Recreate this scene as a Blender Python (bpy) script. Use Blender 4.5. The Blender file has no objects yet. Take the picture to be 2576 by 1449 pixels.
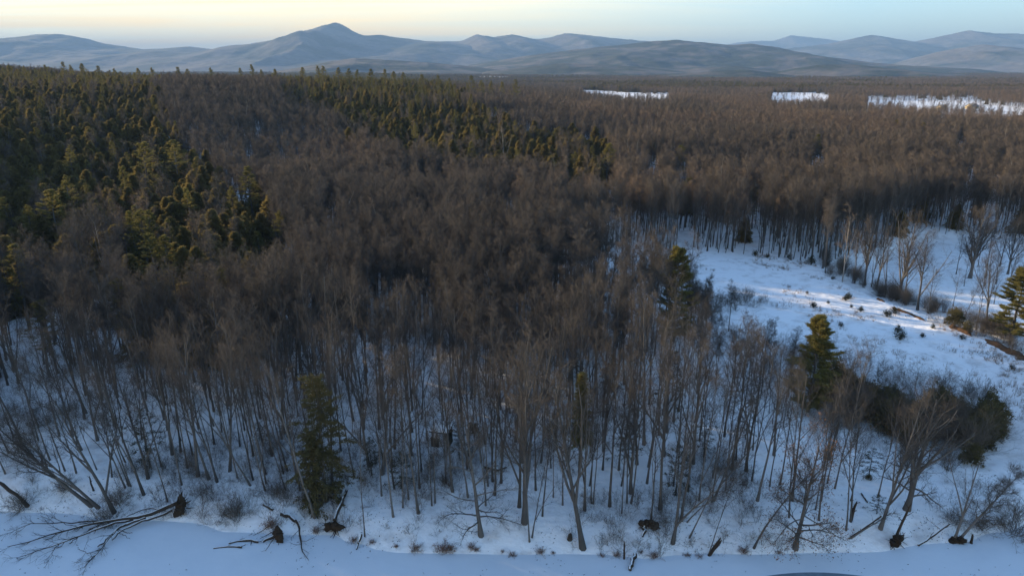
import bpy, math, random
import numpy as np
from mathutils import Vector, Matrix, Euler

R = math.radians
sc = bpy.context.scene
COL = sc.collection

# ------------------------------------------------------------------ camera
PITCH = R(17.3)
CAMZ = 50.0
FP = 1773.2                      # focal length in pixels of a 2576 px wide frame
cam_d = bpy.data.cameras.new('camera')
cam_d.sensor_width = 36.0
cam_d.lens = FP / 2576.0 * 36.0
cam_d.clip_start = 0.5
cam_d.clip_end = 90000.0
cam = bpy.data.objects.new('camera', cam_d)
COL.objects.link(cam)
cam.location = (0, 0, CAMZ)
cam.rotation_euler = (R(90) - PITCH, 0, 0)
sc.camera = cam

# ------------------------------------------------------------------ sky and sun
SUN_AZ = R(-62.0)                # measured from the view direction, left is negative
SUN_EL = R(12.0)
world = bpy.data.worlds.new('World')
sc.world = world
world.use_nodes = True
wt = world.node_tree
for n in list(wt.nodes):
    wt.nodes.remove(n)
def wn(t, **k):
    n = wt.nodes.new(t)
    for a, b in k.items():
        setattr(n, a, b)
    return n
w_out = wn('ShaderNodeOutputWorld')
w_bg = wn('ShaderNodeBackground')
w_bg.inputs['Strength'].default_value = 0.135
w_sky = wn('ShaderNodeTexSky', sky_type='NISHITA')
w_sky.sun_disc = False
w_sky.sun_elevation = SUN_EL
w_sky.sun_rotation = SUN_AZ
w_sky.altitude = 150
w_sky.air_density = 1.0
w_sky.dust_density = 0.2
w_sky.ozone_density = 3.0
# thin cirrus: streaks on a high flat layer, brighter than the sky behind them
tc = wn('ShaderNodeTexCoord')
sep = wn('ShaderNodeSeparateXYZ')
wt.links.new(tc.outputs['Generated'], sep.inputs[0])
zc = wn('ShaderNodeMath', operation='MAXIMUM'); zc.inputs[1].default_value = 0.0
wt.links.new(sep.outputs['Z'], zc.inputs[0])
za = wn('ShaderNodeMath', operation='ADD'); za.inputs[1].default_value = 0.045
wt.links.new(zc.outputs[0], za.inputs[0])
dx = wn('ShaderNodeMath', operation='DIVIDE'); dy = wn('ShaderNodeMath', operation='DIVIDE')
wt.links.new(sep.outputs['X'], dx.inputs[0]); wt.links.new(za.outputs[0], dx.inputs[1])
wt.links.new(sep.outputs['Y'], dy.inputs[0]); wt.links.new(za.outputs[0], dy.inputs[1])
cmb = wn('ShaderNodeCombineXYZ')
wt.links.new(dx.outputs[0], cmb.inputs[0]); wt.links.new(dy.outputs[0], cmb.inputs[1])
mp = wn('ShaderNodeMapping')
mp.inputs['Rotation'].default_value = (0, 0, R(24))
mp.inputs['Scale'].default_value = (0.16, 0.62, 1)
wt.links.new(cmb.outputs[0], mp.inputs['Vector'])
nz = wn('ShaderNodeTexNoise')
nz.inputs['Scale'].default_value = 1.0
nz.inputs['Detail'].default_value = 6
nz.inputs['Roughness'].default_value = 0.58
nz.inputs['Distortion'].default_value = 0.6
wt.links.new(mp.outputs[0], nz.inputs['Vector'])
rp = wn('ShaderNodeMapRange')
rp.inputs['From Min'].default_value = 0.36
rp.inputs['From Max'].default_value = 0.64
rp.inputs['To Min'].default_value = 0.45
rp.inputs['To Max'].default_value = 1.0
wt.links.new(nz.outputs['Fac'], rp.inputs['Value'])
# cirrus is thicker on the sun's side of the sky
side = wn('ShaderNodeMapRange')
side.inputs['From Min'].default_value = 0.42
side.inputs['From Max'].default_value = -0.22
wt.links.new(sep.outputs['X'], side.inputs['Value'])
cm = wn('ShaderNodeMath', operation='MULTIPLY')
wt.links.new(rp.outputs[0], cm.inputs[0]); wt.links.new(side.outputs[0], cm.inputs[1])
cm2 = wn('ShaderNodeMath', operation='MULTIPLY'); cm2.inputs[1].default_value = 0.95
wt.links.new(cm.outputs[0], cm2.inputs[0])
cream = wn('ShaderNodeRGB'); cream.outputs[0].default_value = (8.2, 5.6, 1.9, 1)
hs = wn('ShaderNodeHueSaturation'); hs.inputs['Saturation'].default_value = 0.97
wt.links.new(w_sky.outputs[0], hs.inputs['Color'])
mixs = wn('ShaderNodeMixRGB', blend_type='MIX')
lowb = wn('ShaderNodeMapRange', interpolation_type='SMOOTHSTEP')     # a bank of cirrus low in the west
lowb.inputs['From Min'].default_value = 0.34; lowb.inputs['From Max'].default_value = 0.10
wt.links.new(sep.outputs['Z'], lowb.inputs['Value'])
cm3 = wn('ShaderNodeMath', operation='MULTIPLY')
wt.links.new(cm2.outputs[0], cm3.inputs[0]); wt.links.new(lowb.outputs[0], cm3.inputs[1])
wt.links.new(cm3.outputs[0], mixs.inputs['Fac'])
wt.links.new(hs.outputs[0], mixs.inputs['Color1'])
wt.links.new(cream.outputs[0], mixs.inputs['Color2'])
wt.links.new(mixs.outputs[0], w_bg.inputs['Color'])
wt.links.new(w_bg.outputs[0], w_out.inputs['Surface'])

sun_d = bpy.data.lights.new('sun', 'SUN')
sun_d.energy = 5.0
sun_d.angle = R(0.5)
sun_d.color = (1.0, 0.78, 0.50)
sun = bpy.data.objects.new('sun', sun_d)
COL.objects.link(sun)
SUN_DIR = Vector((math.sin(SUN_AZ) * math.cos(SUN_EL), math.cos(SUN_AZ) * math.cos(SUN_EL), math.sin(SUN_EL)))
sun.rotation_euler = SUN_DIR.to_track_quat('Z', 'Y').to_euler()
sun.location = (-120, 100, 120)

sc.view_settings.view_transform = 'Standard'
sc.view_settings.look = 'None'
sc.view_settings.gamma = 1.0
sc.view_settings.use_curve_mapping = False
sc.view_settings.exposure = 1.52
cy = sc.cycles
cy.use_denoising = True
cy.denoiser = 'OPENIMAGEDENOISE'
cy.denoising_input_passes = 'RGB_ALBEDO_NORMAL'
cy.denoising_prefilter = 'ACCURATE'
cy.use_adaptive_sampling = False
cy.max_bounces = 4
cy.diffuse_bounces = 2
cy.glossy_bounces = 1
cy.transmission_bounces = 1
cy.volume_bounces = 0
cy.transparent_max_bounces = 4
cy.pixel_filter_type = 'BLACKMAN_HARRIS'
cy.filter_width = 1.5
HAZE_DENSITY = 6.5e-5

# ------------------------------------------------------------------ helpers: pixels and positions
SP, CP = math.sin(PITCH), math.cos(PITCH)
def ray(X, Y):
    xn = (np.asarray(X, float) - 1288.0) / FP
    yd = (np.asarray(Y, float) - 724.5) / FP
    return xn, CP - yd * SP, -(SP + yd * CP)
def on_z(X, Y, z=0.0):
    """point of pixel (X, Y) of the 2576 px frame at the height z"""
    a, b, c = ray(X, Y)
    t = (z - CAMZ) / c
    return a * t, b * t
def at_y(X, Y, D):
    a, b, c = ray(X, Y)
    return a * D / b, CAMZ + c * D / b
def project(x, y, z):
    x = np.asarray(x, float); y = np.asarray(y, float); z = np.asarray(z, float) - CAMZ
    f = y * CP - z * SP
    d = -(y * SP + z * CP)
    f = np.maximum(f, 1.0)
    return 1288.0 + FP * x / f, 724.5 + FP * d / f, f
def pip(px, py, poly):
    px = np.asarray(px, float); py = np.asarray(py, float)
    c = np.zeros(px.shape, bool)
    n = len(poly)
    for i in range(n):
        x1, y1 = poly[i]; x2, y2 = poly[i - 1]
        if y1 == y2:
            continue
        k = ((y1 > py) != (y2 > py)) & (px < (x2 - x1) * (py - y1) / (y2 - y1) + x1)
        c ^= k
    return c
def poly_dist(x, y, pts, closed=True):
    d = np.full(np.shape(x), 1e9)
    n = len(pts)
    for i in range(n if closed else n - 1):
        ax, ay = pts[i]; bx, by = pts[(i + 1) % n]
        vx, vy = bx - ax, by - ay
        t = np.clip(((x - ax) * vx + (y - ay) * vy) / (vx * vx + vy * vy + 1e-9), 0, 1)
        d = np.minimum(d, np.hypot(x - ax - t * vx, y - ay - t * vy))
    return d
def ss(a, b, x):
    t = np.clip((np.asarray(x, float) - a) / (b - a), 0, 1)
    return t * t * (3 - 2 * t)
_tab = np.random.RandomState(5).rand(256, 256)
def vnoise(x, y):
    x = np.asarray(x, float); y = np.asarray(y, float)
    xi = np.floor(x).astype(int); yi = np.floor(y).astype(int)
    fx = x - xi; fy = y - yi
    fx = fx * fx * (3 - 2 * fx); fy = fy * fy * (3 - 2 * fy)
    a = _tab[xi & 255, yi & 255]; b = _tab[(xi + 1) & 255, yi & 255]
    c = _tab[xi & 255, (yi + 1) & 255]; d = _tab[(xi + 1) & 255, (yi + 1) & 255]
    return (a + (b - a) * fx) * (1 - fy) + (c + (d - c) * fx) * fy
def fbm(x, y, o=4):
    s = 0; a = 0.5
    for i in range(o):
        s = s + a * (vnoise(x * 2 ** i + 17 * i, y * 2 ** i + 31 * i) - 0.5)
        a *= 0.5
    return s * 2

# ------------------------------------------------------------------ the lie of the land
TOE = [(-700, 1225), (-300, 1262), (0, 1288), (110, 1292), (230, 1306), (440, 1312), (560, 1338), (700, 1352), (840, 1352), (930, 1383),
       (1060, 1397), (1290, 1402), (1420, 1400), (1520, 1402), (1620, 1410), (1760, 1398), (1900, 1402), (2060, 1394),
       (2220, 1388), (2330, 1375), (2430, 1366), (2500, 1345), (2600, 1322), (3000, 1290)]
_tx, _ty = on_z([p[0] for p in TOE], [p[1] for p in TOE], 0.0)
OXBOW_PX = [(2075, 668), (2105, 706), (2185, 745), (2285, 780), (2405, 820), (2490, 856), (2600, 900), (3000, 1040), (3400, 900),
            (3000, 640), (2576, 612), (2420, 590), (2320, 592), (2250, 612), (2200, 640)]
_ox = on_z([p[0] for p in OXBOW_PX], [p[1] for p in OXBOW_PX], 1.5)
OXBOW = list(zip(_ox[0].tolist(), _ox[1].tolist()))
HX = [-2500, -900, -520, -420, -200, -98, 5, 110, 240, 400]
HA = [95, 70, 35, 26.5, 24, 21, 12.5, 6, 2, 0]
def land(x, y):
    x = np.asarray(x, float); y = np.asarray(y, float)
    d = y - np.interp(x, _tx, _ty)
    z = -0.9 + 0.93 * ss(-2.0, 0.3, d) + 1.25 * ss(0, 5, d) + 1.1 * ss(4, 45, d)
    z = z + ss(0, 7, d) * (0.55 * fbm(x / 11, y / 11, 3) + 0.16 * fbm(x / 2.3 + 9, y / 2.3, 2)) * (1 - ss(500, 1500, y))
    # frozen side channel
    inside = pip(x, y, OXBOW)
    dd = np.where((y < 600) & (x > 0), poly_dist(x, y, OXBOW), 1e9)
    sd = np.where(inside, dd, -dd)
    k = ss(-2.0, 3.0, sd)
    z = z * (1 - k) + 0.45 * k
    # the wooded hill to the left
    y0 = 195 + np.clip((x + 110) * 0.6, -330, 0)
    wdt = np.interp(x, [-600, -150, 0], [260, 370, 390])
    A = np.interp(x, HX, HA)
    hill = A * ss(0, 1, (y - y0) / wdt) * (1 - 0.93 * ss(680, 1500, y))
    hill = hill + 25 * np.exp(-((x + 278) ** 2 + (y - 252) ** 2) / 62.0 ** 2)  # unseen knoll left of frame, added to shade the near wood and ice
    hill = hill * (1 + 0.16 * fbm(x / 120 + 4, y / 120, 3)) 
    z = z + hill * ss(5, 60, d)
    # far valley
    far = ss(1700, 5200, y)
    z = z + far * (30 * fbm(x / 1500 + 3.3, y / 1100, 4) - 4)
    return z
G_Y = np.geomspace(85, 36000, 430)                 # rows of the ground sheet, y + 60
G_S = np.concatenate([np.linspace(-2.6, -1.0, 70, endpoint=False), np.linspace(-1.0, 1.0, 300, endpoint=False), np.linspace(1.0, 1.7, 60)])
G_X = G_Y[:, None] * G_S[None]
G_Z = land(G_X.ravel(), np.broadcast_to(G_Y[:, None] - 60, G_X.shape).ravel()).reshape(G_X.shape)
def sheet(x, y):
    """height of the ground sheet as it is meshed"""
    x = np.asarray(x, float); y = np.asarray(y, float) + 60
    i = np.clip(np.interp(y, G_Y, np.arange(430)), 0, 428.999)
    j = np.clip(np.interp(x / np.maximum(y, 1), G_S, np.arange(430)), 0, 428.999)
    a = i.astype(int); b = j.astype(int); u = i - a; v = j - b
    return (G_Z[a, b] * (1 - v) + G_Z[a, b + 1] * v) * (1 - u) + (G_Z[a + 1, b] * (1 - v) + G_Z[a + 1, b + 1] * v) * u
def lz(x, y):
    return float(sheet(x, y))
def ground_at(X, Y, dz=0.0):
    """where the ray of a pixel meets the land raised by dz"""
    a, b, c = ray(X, Y)
    t = np.geomspace(40, 6000, 1500)
    x = a * t; y = b * t; z = CAMZ + c * t
    g = sheet(x, y) + dz
    i = int(np.argmax(z <= g))
    if i == 0:
        i = len(t) - 1
    t0, t1 = t[max(i - 1, 0)], t[i]
    for _ in range(18):
        tm = 0.5 * (t0 + t1)
        if CAMZ + c * tm <= lz(a * tm, b * tm) + dz:
            t1 = tm
        else:
            t0 = tm
    return a * t1, b * t1, lz(a * t1, b * t1)

# ------------------------------------------------------------------ materials
MATS = {}
def new_mat(name):
    m = bpy.data.materials.new(name)
    m.use_nodes = True
    nt = m.node_tree
    b = nt.nodes['Principled BSDF']
    b.inputs['Specular IOR Level'].default_value = 0.15
    MATS[name] = m
    return m, nt, b
def varied(name, c1, c2, rough=0.85, scale=0.6, rnd=0.5, bump=0.0, translucent=0.0):
    """two colours mixed by noise in the thing's own space and by its random number"""
    m, nt, b = new_mat(name)
    N = nt.nodes.new; L = nt.links.new
    tc = N('ShaderNodeTexCoord'); nz = N('ShaderNodeTexNoise')
    nz.inputs['Scale'].default_value = scale; nz.inputs['Detail'].default_value = 3
    L(tc.outputs['Object'], nz.inputs['Vector'])
    oi = N('ShaderNodeObjectInfo')
    mx = N('ShaderNodeMix'); mx.data_type = 'FLOAT'
    mx.inputs[0].default_value = rnd
    L(nz.outputs['Fac'], mx.inputs[2]); L(oi.outputs['Random'], mx.inputs[3])
    cr = N('ShaderNodeMixRGB')
    cr.inputs['Color1'].default_value = (*c1, 1); cr.inputs['Color2'].default_value = (*c2, 1)
    L(mx.outputs[0], cr.inputs['Fac'])
    L(cr.outputs[0], b.inputs['Base Color'])
    b.inputs['Roughness'].default_value = rough
    if bump:
        bp = N('ShaderNodeBump'); bp.inputs['Strength'].default_value = bump
        n2 = N('ShaderNodeTexNoise'); n2.inputs['Scale'].default_value = scale * 8
        L(tc.outputs['Object'], n2.inputs['Vector']); L(n2.outputs['Fac'], bp.inputs['Height'])
        L(bp.outputs[0], b.inputs['Normal'])
    if translucent:
        tr = N('ShaderNodeBsdfTranslucent'); L(cr.outputs[0], tr.inputs['Color'])
        ms = N('ShaderNodeMixShader'); ms.inputs[0].default_value = translucent
        L(b.outputs[0], ms.inputs[1]); L(tr.outputs[0], ms.inputs[2])
        L(ms.outputs[0], nt.nodes['Material Output'].inputs['Surface'])
    return m
varied('bark', (0.040, 0.037, 0.034), (0.145, 0.136, 0.128), 0.9, 1.2, 0.65)
varied('twig', (0.048, 0.041, 0.035), (0.104, 0.087, 0.072), 0.9, 0.2, 0.7)
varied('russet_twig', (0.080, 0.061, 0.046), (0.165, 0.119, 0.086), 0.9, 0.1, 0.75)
varied('far_twig', (0.046, 0.040, 0.034), (0.125, 0.098, 0.076), 0.9, 0.1, 0.75)
varied('birch_bark', (0.34, 0.32, 0.29), (0.20, 0.18, 0.16), 0.8, 2.0, 0.3)
varied('hemlock_needles', (0.095, 0.080, 0.029), (0.240, 0.184, 0.064), 0.8, 0.5, 0.5, translucent=0.5)
varied('pine_needles', (0.090, 0.090, 0.028), (0.220, 0.185, 0.055), 0.75, 0.5, 0.45, translucent=0.5)
varied('yellow_pine_needles', (0.13, 0.105, 0.015), (0.20, 0.145, 0.02), 0.75, 0.5, 0.4, translucent=0.15)
varied('spruce_needles', (0.020, 0.024, 0.013), (0.060, 0.060, 0.032), 0.8, 0.8, 0.4, translucent=0.2)
varied('olive_needles', (0.062, 0.058, 0.024), (0.145, 0.120, 0.052), 0.85, 0.4, 0.4, translucent=0.3)
varied('brush', (0.070, 0.062, 0.052), (0.14, 0.120, 0.100), 0.9, 0.8, 0.5)
varied('red_brush', (0.12, 0.065, 0.042), (0.20, 0.12, 0.08), 0.9, 1.0, 0.5)
varied('dead_leaf', (0.13, 0.070, 0.040), (0.20, 0.115, 0.065), 0.85, 1.0, 0.4)
varied('weed', (0.20, 0.135, 0.09), (0.32, 0.23, 0.16), 0.9, 0.3, 0.0)
varied('wet_wood', (0.022, 0.017, 0.013), (0.065, 0.048, 0.036), 0.8, 2.5, 0.3, bump=0.3)
varied('earth', (0.018, 0.013, 0.009), (0.052, 0.034, 0.021), 0.95, 2.5, 0.3, bump=0.5)
varied('rust_earth', (0.055, 0.030, 0.016), (0.13, 0.072, 0.038), 0.95, 1.5, 0.1, bump=0.4)
varied('barn_wall', (0.42, 0.35, 0.22), (0.52, 0.44, 0.30), 0.8, 1.0, 0.3)
varied('barn_roof', (0.10, 0.105, 0.10), (0.17, 0.17, 0.16), 0.6, 0.8, 0.3)
varied('dark_boards', (0.018, 0.017, 0.016), (0.05, 0.045, 0.040), 0.8, 2.0, 0.2, bump=0.2)

def snow_mat(name, base, dirt, dirt_amt, sc1, rough=0.6, fine=0.25):
    m, nt, b = new_mat(name)
    N = nt.nodes.new; L = nt.links.new
    tc = N('ShaderNodeTexCoord')
    n1 = N('ShaderNodeTexNoise'); n1.inputs['Scale'].default_value = sc1; n1.inputs['Detail'].default_value = 5
    n1.inputs['Roughness'].default_value = 0.62
    L(tc.outputs['Object'], n1.inputs['Vector'])
    mr = N('ShaderNodeMapRange'); mr.inputs['From Min'].default_value = 0.50; mr.inputs['From Max'].default_value = 0.78
    mr.inputs['To Max'].default_value = dirt_amt
    L(n1.outputs['Fac'], mr.inputs['Value'])
    cr = N('ShaderNodeMixRGB')
    cr.inputs['Color1'].default_value = (*base, 1); cr.inputs['Color2'].default_value = (*dirt, 1)
    L(mr.outputs[0], cr.inputs['Fac']); L(cr.outputs[0], b.inputs['Base Color'])
    b.inputs['Roughness'].default_value = rough
    n2 = N('ShaderNodeTexNoise'); n2.inputs['Scale'].default_value = sc1 * 2.2; n2.inputs['Detail'].default_value = 4
    L(tc.outputs['Object'], n2.inputs['Vector'])
    bp = N('ShaderNodeBump'); bp.inputs['Strength'].default_value = fine; bp.inputs['Distance'].default_value = 0.35
    L(n2.outputs['Fac'], bp.inputs['Height']); L(bp.outputs[0], b.inputs['Normal'])
    return m, nt, b, cr
snow_mat('ice_snow', (0.72, 0.76, 0.80), (0.62, 0.67, 0.72), 0.7, 0.10, 0.5, 0.35)
snow_mat('field_snow', (0.84, 0.83, 0.82), (0.70, 0.66, 0.62), 0.5, 0.03, 0.6, 0.1)
snow_mat('dark_ice', (0.16, 0.20, 0.24), (0.30, 0.35, 0.40), 0.9, 0.35, 0.18, 0.05)
snow_mat('snow_cap', (0.80, 0.82, 0.84), (0.7, 0.72, 0.74), 0.4, 0.9, 0.6, 0.2)
# ground: snow, turning into the winter canopy of the far valley where trees can no longer be told apart
m, nt, b, cr = snow_mat('ground_snow', (0.88, 0.88, 0.88), (0.40, 0.35, 0.31), 0.7, 0.34, 0.65, 0.6)
N = nt.nodes.new; L = nt.links.new
tc = N('ShaderNodeTexCoord'); sp = N('ShaderNodeSeparateXYZ'); L(tc.outputs['Object'], sp.inputs[0])
fr = N('ShaderNodeMapRange'); fr.inputs['From Min'].default_value = 1500; fr.inputs['From Max'].default_value = 2600
L(sp.outputs['Y'], fr.inputs['Value'])
def canopy_nodes(nt, tc_out, s_big, s_small, lo=0.47):
    N = nt.nodes.new; L = nt.links.new
    a = N('ShaderNodeTexNoise'); a.inputs['Scale'].default_value = s_big; a.inputs['Detail'].default_value = 6
    a.inputs['Roughness'].default_value = 0.6
    L(tc_out, a.inputs['Vector'])
    c = N('ShaderNodeTexNoise'); c.inputs['Scale'].default_value = s_small; c.inputs['Detail'].default_value = 3
    L(tc_out, c.inputs['Vector'])
    r1 = N('ShaderNodeMapRange'); r1.inputs['From Min'].default_value = lo; r1.inputs['From Max'].default_value = lo + 0.10
    L(a.outputs['Fac'], r1.inputs['Value'])
    m1 = N('ShaderNodeMixRGB'); m1.inputs['Color1'].default_value = (0.125, 0.108, 0.098, 1)
    m1.inputs['Color2'].default_value = (0.030, 0.040, 0.032, 1)
    L(r1.outputs[0], m1.inputs['Fac'])
    m2 = N('ShaderNodeMixRGB', ); m2.blend_type = 'MULTIPLY'; m2.inputs['Fac'].default_value = 0.55
    cv = N('ShaderNodeMapRange'); cv.inputs['From Min'].default_value = 0.3; cv.inputs['From Max'].default_value = 0.7
    cv.inputs['To Min'].default_value = 0.4; cv.inputs['To Max'].default_value = 1.4
    L(c.outputs['Fac'], cv.inputs['Value'])
    L(m1.outputs[0], m2.inputs['Color1']); L(cv.outputs[0], m2.inputs['Color2'])
    return m2.outputs[0], a.outputs['Fac'], c.outputs['Fac']
co, ca, cb = canopy_nodes(nt, tc.outputs['Object'], 0.0022, 0.05)
mm = N('ShaderNodeMixRGB'); L(fr.outputs[0], mm.inputs['Fac']); L(cr.outputs[0], mm.inputs['Color1']); L(co, mm.inputs['Color2'])
L(mm.outputs[0], b.inputs['Base Color'])
# wooded mountains
def mountain_mat(name, s_big, snow_lo, snow_hi, lo=0.47):
    m, nt, b = new_mat(name)
    N = nt.nodes.new; L = nt.links.new
    tc = N('ShaderNodeTexCoord')
    co, ca, cb = canopy_nodes(nt, tc.outputs['Object'], s_big, 0.012, lo)
    sn = N('ShaderNodeTexNoise'); sn.inputs['Scale'].default_value = 0.0016; sn.inputs['Detail'].default_value = 7
    sn.inputs['Roughness'].default_value = 0.65
    L(tc.outputs['Object'], sn.inputs['Vector'])
    r = N('ShaderNodeMapRange'); r.inputs['From Min'].default_value = snow_lo; r.inputs['From Max'].default_value = snow_hi
    r.inputs['To Max'].default_value = 0.2
    L(sn.outputs['Fac'], r.inputs['Value'])
    mm = N('ShaderNodeMixRGB'); mm.inputs['Color2'].default_value = (0.45, 0.44, 0.45, 1)
    L(r.outputs[0], mm.inputs['Fac']); L(co, mm.inputs['Color1'])
    L(mm.outputs[0], b.inputs['Base Color'])
    b.inputs['Roughness'].default_value = 0.95
    bp = N('ShaderNodeBump'); bp.inputs['Strength'].default_value = 0.45; bp.inputs['Distance'].default_value = 30
    L(cb, bp.inputs['Height']); L(bp.outputs[0], b.inputs['Normal'])
    return m
mountain_mat('mountain_wood', 0.0011, 0.60, 0.76)
mountain_mat('foothill_wood', 0.0030, 0.66, 0.80, 0.42)
mountain_mat('snowy_mountain', 0.0009, 0.42, 0.62)

# ------------------------------------------------------------------ mesh helpers
class Geo:
    """collects vertices and faces, three or four corners each"""
    def __init__(self):
        self.v = []; self.q = []; self.t = []; self.qm = []; self.tm = []; self.n = 0
    def add(self, V, Q=None, T=None, mat=0):
        V = np.asarray(V, float).reshape(-1, 3)
        if Q is not None and len(Q):
            self.q.append(np.asarray(Q).reshape(-1, 4) + self.n); self.qm.append(np.full(len(self.q[-1]), mat))
        if T is not None and len(T):
            self.t.append(np.asarray(T).reshape(-1, 3) + self.n); self.tm.append(np.full(len(self.t[-1]), mat))
        self.v.append(V); self.n += len(V)
        return self
    def join(self, g, off=(0, 0, 0), scale=1.0, rotz=0.0):
        c, s = math.cos(rotz), math.sin(rotz)
        for V0, dn in ((np.concatenate(g.v), 0),):
            V = V0 * scale
            V = np.stack([V[:, 0] * c - V[:, 1] * s, V[:, 0] * s + V[:, 1] * c, V[:, 2]], 1) + np.asarray(off)
        for q, m_ in zip(g.q, g.qm):
            self.q.append(q + self.n); self.qm.append(m_)
        for t, m_ in zip(g.t, g.tm):
            self.t.append(t + self.n); self.tm.append(m_)
        self.v.append(V); self.n += len(V)
        return self
    def mesh(self, name, mats, smooth=False):
        me = bpy.data.meshes.new(name)
        V = np.concatenate(self.v) if self.v else np.zeros((0, 3))
        Q = np.concatenate(self.q) if self.q else np.zeros((0, 4), int)
        T = np.concatenate(self.t) if self.t else np.zeros((0, 3), int)
        MI = np.concatenate(self.qm + self.tm) if (self.qm or self.tm) else np.zeros(0, int)
        me.vertices.add(len(V)); me.vertices.foreach_set('co', V.ravel().astype(np.float32))
        nl = len(Q) * 4 + len(T) * 3
        me.loops.add(nl)
        me.loops.foreach_set('vertex_index', np.concatenate([Q.ravel(), T.ravel()]).astype(np.int32))
        me.polygons.add(len(Q) + len(T))
        st = np.concatenate([np.arange(len(Q)) * 4, len(Q) * 4 + np.arange(len(T)) * 3])
        me.polygons.foreach_set('loop_start', st.astype(np.int32))
        me.polygons.foreach_set('material_index', MI.astype(np.int32))
        if smooth:
            me.polygons.foreach_set('use_smooth', np.ones(len(Q) + len(T), bool))
        for m_ in mats:
            me.materials.append(MATS[m_])
        me.update(calc_edges=True)
        return me
def link(name, me, parent=None, loc=None):
    o = bpy.data.objects.new(name, me)
    COL.objects.link(o)
    if parent is not None:
        o.parent = parent
    if loc is not None:
        o.location = loc
    return o
def tag(o, label=None, cat=None, group=None, kind=None):
    if label: o['label'] = label
    if cat: o['category'] = cat
    if group: o['group'] = group
    if kind: o['kind'] = kind
    return o
def unit(v):
    return v / (np.linalg.norm(v, axis=-1, keepdims=True) + 1e-12)
def frames(T):
    ref = np.where(np.abs(T[..., 2:3]) > 0.9, np.array([1.0, 0, 0]), np.array([0, 0, 1.0]))
    U = unit(np.cross(T, ref)); W = np.cross(T, U)
    return U, W
def tubes(g, P, Rad, S, mat=0, cap=False):
    """P (B, K, 3), Rad (B, K): round sticks of S sides"""
    P = np.asarray(P, float); Rad = np.asarray(Rad, float)
    B, K = P.shape[:2]
    T = np.empty_like(P)
    T[:, 1:-1] = P[:, 2:] - P[:, :-2]; T[:, 0] = P[:, 1] - P[:, 0]; T[:, -1] = P[:, -1] - P[:, -2]
    T = unit(T)
    Tm = unit(T.mean(1, keepdims=True)) + 0 * T
    U, W = frames(Tm)
    a = np.arange(S) * 2 * math.pi / S
    ring = U[:, :, None] * np.cos(a)[None, None, :, None] + W[:, :, None] * np.sin(a)[None, None, :, None]
    V = P[:, :, None] + ring * Rad[:, :, None, None]
    b = np.arange(B)[:, None, None] * (K * S); k = np.arange(K - 1)[None, :, None] * S; s = np.arange(S)[None, None, :]
    s2 = (s + 1) % S
    Q = np.stack([b + k + s, b + k + s2, b + k + S + s2, b + k + S + s], -1).reshape(-1, 4)
    g.add(V, Q, None, mat)
    if cap:
        for base, rev in ((0, True), ((K - 1) * S, False)):
            c = P[:, 0 if rev else -1]
            i0 = g.n
            rim = V[:, 0 if rev else K - 1]
            vv = np.concatenate([rim, c[:, None]], 1)
            bb = np.arange(B)[:, None] * (S + 1)
            Tt = np.stack([bb + s[0], bb + s2[0], bb + S + 0 * s[0]], -1).reshape(-1, 3)
            g.add(vv, None, Tt, mat)
    return g
def cones(g, A, Bp, r, mat=0):
    """thin twigs: three sided spikes"""
    D = unit(Bp - A); U, W = frames(D)
    r = np.broadcast_to(np.asarray(r, float), (len(A),))[:, None]
    V = np.stack([A + U * r, A + (-0.5 * U + 0.866 * W) * r, A + (-0.5 * U - 0.866 * W) * r, Bp], 1)
    i = np.arange(len(A))[:, None] * 4
    T = np.concatenate([i + [0, 1, 3], i + [1, 2, 3], i + [2, 0, 3]], 1).reshape(-1, 3)
    g.add(V, None, T, mat)
def blades(g, C, D, Ln, Wd, rng, mat=0):
    """needle sprays and leaves: slim triangles"""
    D = unit(D)
    Pp = unit(np.cross(D, rng.normal(size=D.shape)))
    Ln = np.broadcast_to(Ln, (len(C),))[:, None]; Wd = np.broadcast_to(Wd, (len(C),))[:, None]
    V = np.stack([C - Pp * Wd, C + Pp * Wd, C + D * Ln], 1)
    g.add(V, None, np.arange(len(C) * 3).reshape(-1, 3), mat)
def along(P, t):
    B, K = P.shape[:2]
    f = t * (K - 1); i = np.minimum(f.astype(int), K - 2); f = f - i
    b = np.arange(B)
    a0 = P[b, i]; a1 = P[b, i + 1]
    if P.ndim == 3:
        return a0 + (a1 - a0) * f[:, None], unit(a1 - a0)
    return a0 + (a1 - a0) * f
def grow(rng, P, Rad, n, t0, t1, ang, length, K, up=0.1, wob=0.1, rr=0.6, rmin=0.006, tip=0.3, side=None):
    """n children on each stick"""
    B = len(P)
    idx = np.repeat(np.arange(B), n)
    j = np.tile(np.arange(n), B)
    t = t0 + (t1 - t0) * (j + rng.rand(B * n)) / n
    pos, T = along(P[idx], t)
    r0 = along(Rad[idx], t)
    U, W = frames(T)
    phi = j * 2.399 + np.repeat(rng.rand(B) * 6.28, n) + rng.normal(size=B * n) * 0.4
    if side is not None:
        phi = phi * side
    a = ang[0] + (ang[1] - ang[0]) * rng.rand(B * n)
    d = T * np.cos(a)[:, None] + (U * np.cos(phi)[:, None] + W * np.sin(phi)[:, None]) * np.sin(a)[:, None]
    Lp = np.linalg.norm(P[:, 1:] - P[:, :-1], axis=2).sum(1)[idx]
    ln = length(t, Lp) * (0.7 + 0.6 * rng.rand(B * n))
    pts = [pos]
    for k in range(K - 1):
        d = d + np.array([0, 0, up]) + rng.normal(size=d.shape) * wob
        d = unit(d)
        pts.append(pts[-1] + d * (ln / (K - 1))[:, None])
    NP = np.stack(pts, 1)
    rb = np.maximum(r0 * rr, rmin)
    NR = rb[:, None] * np.linspace(1, tip, K)[None]
    return NP, np.maximum(NR, 0.004), idx
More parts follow.
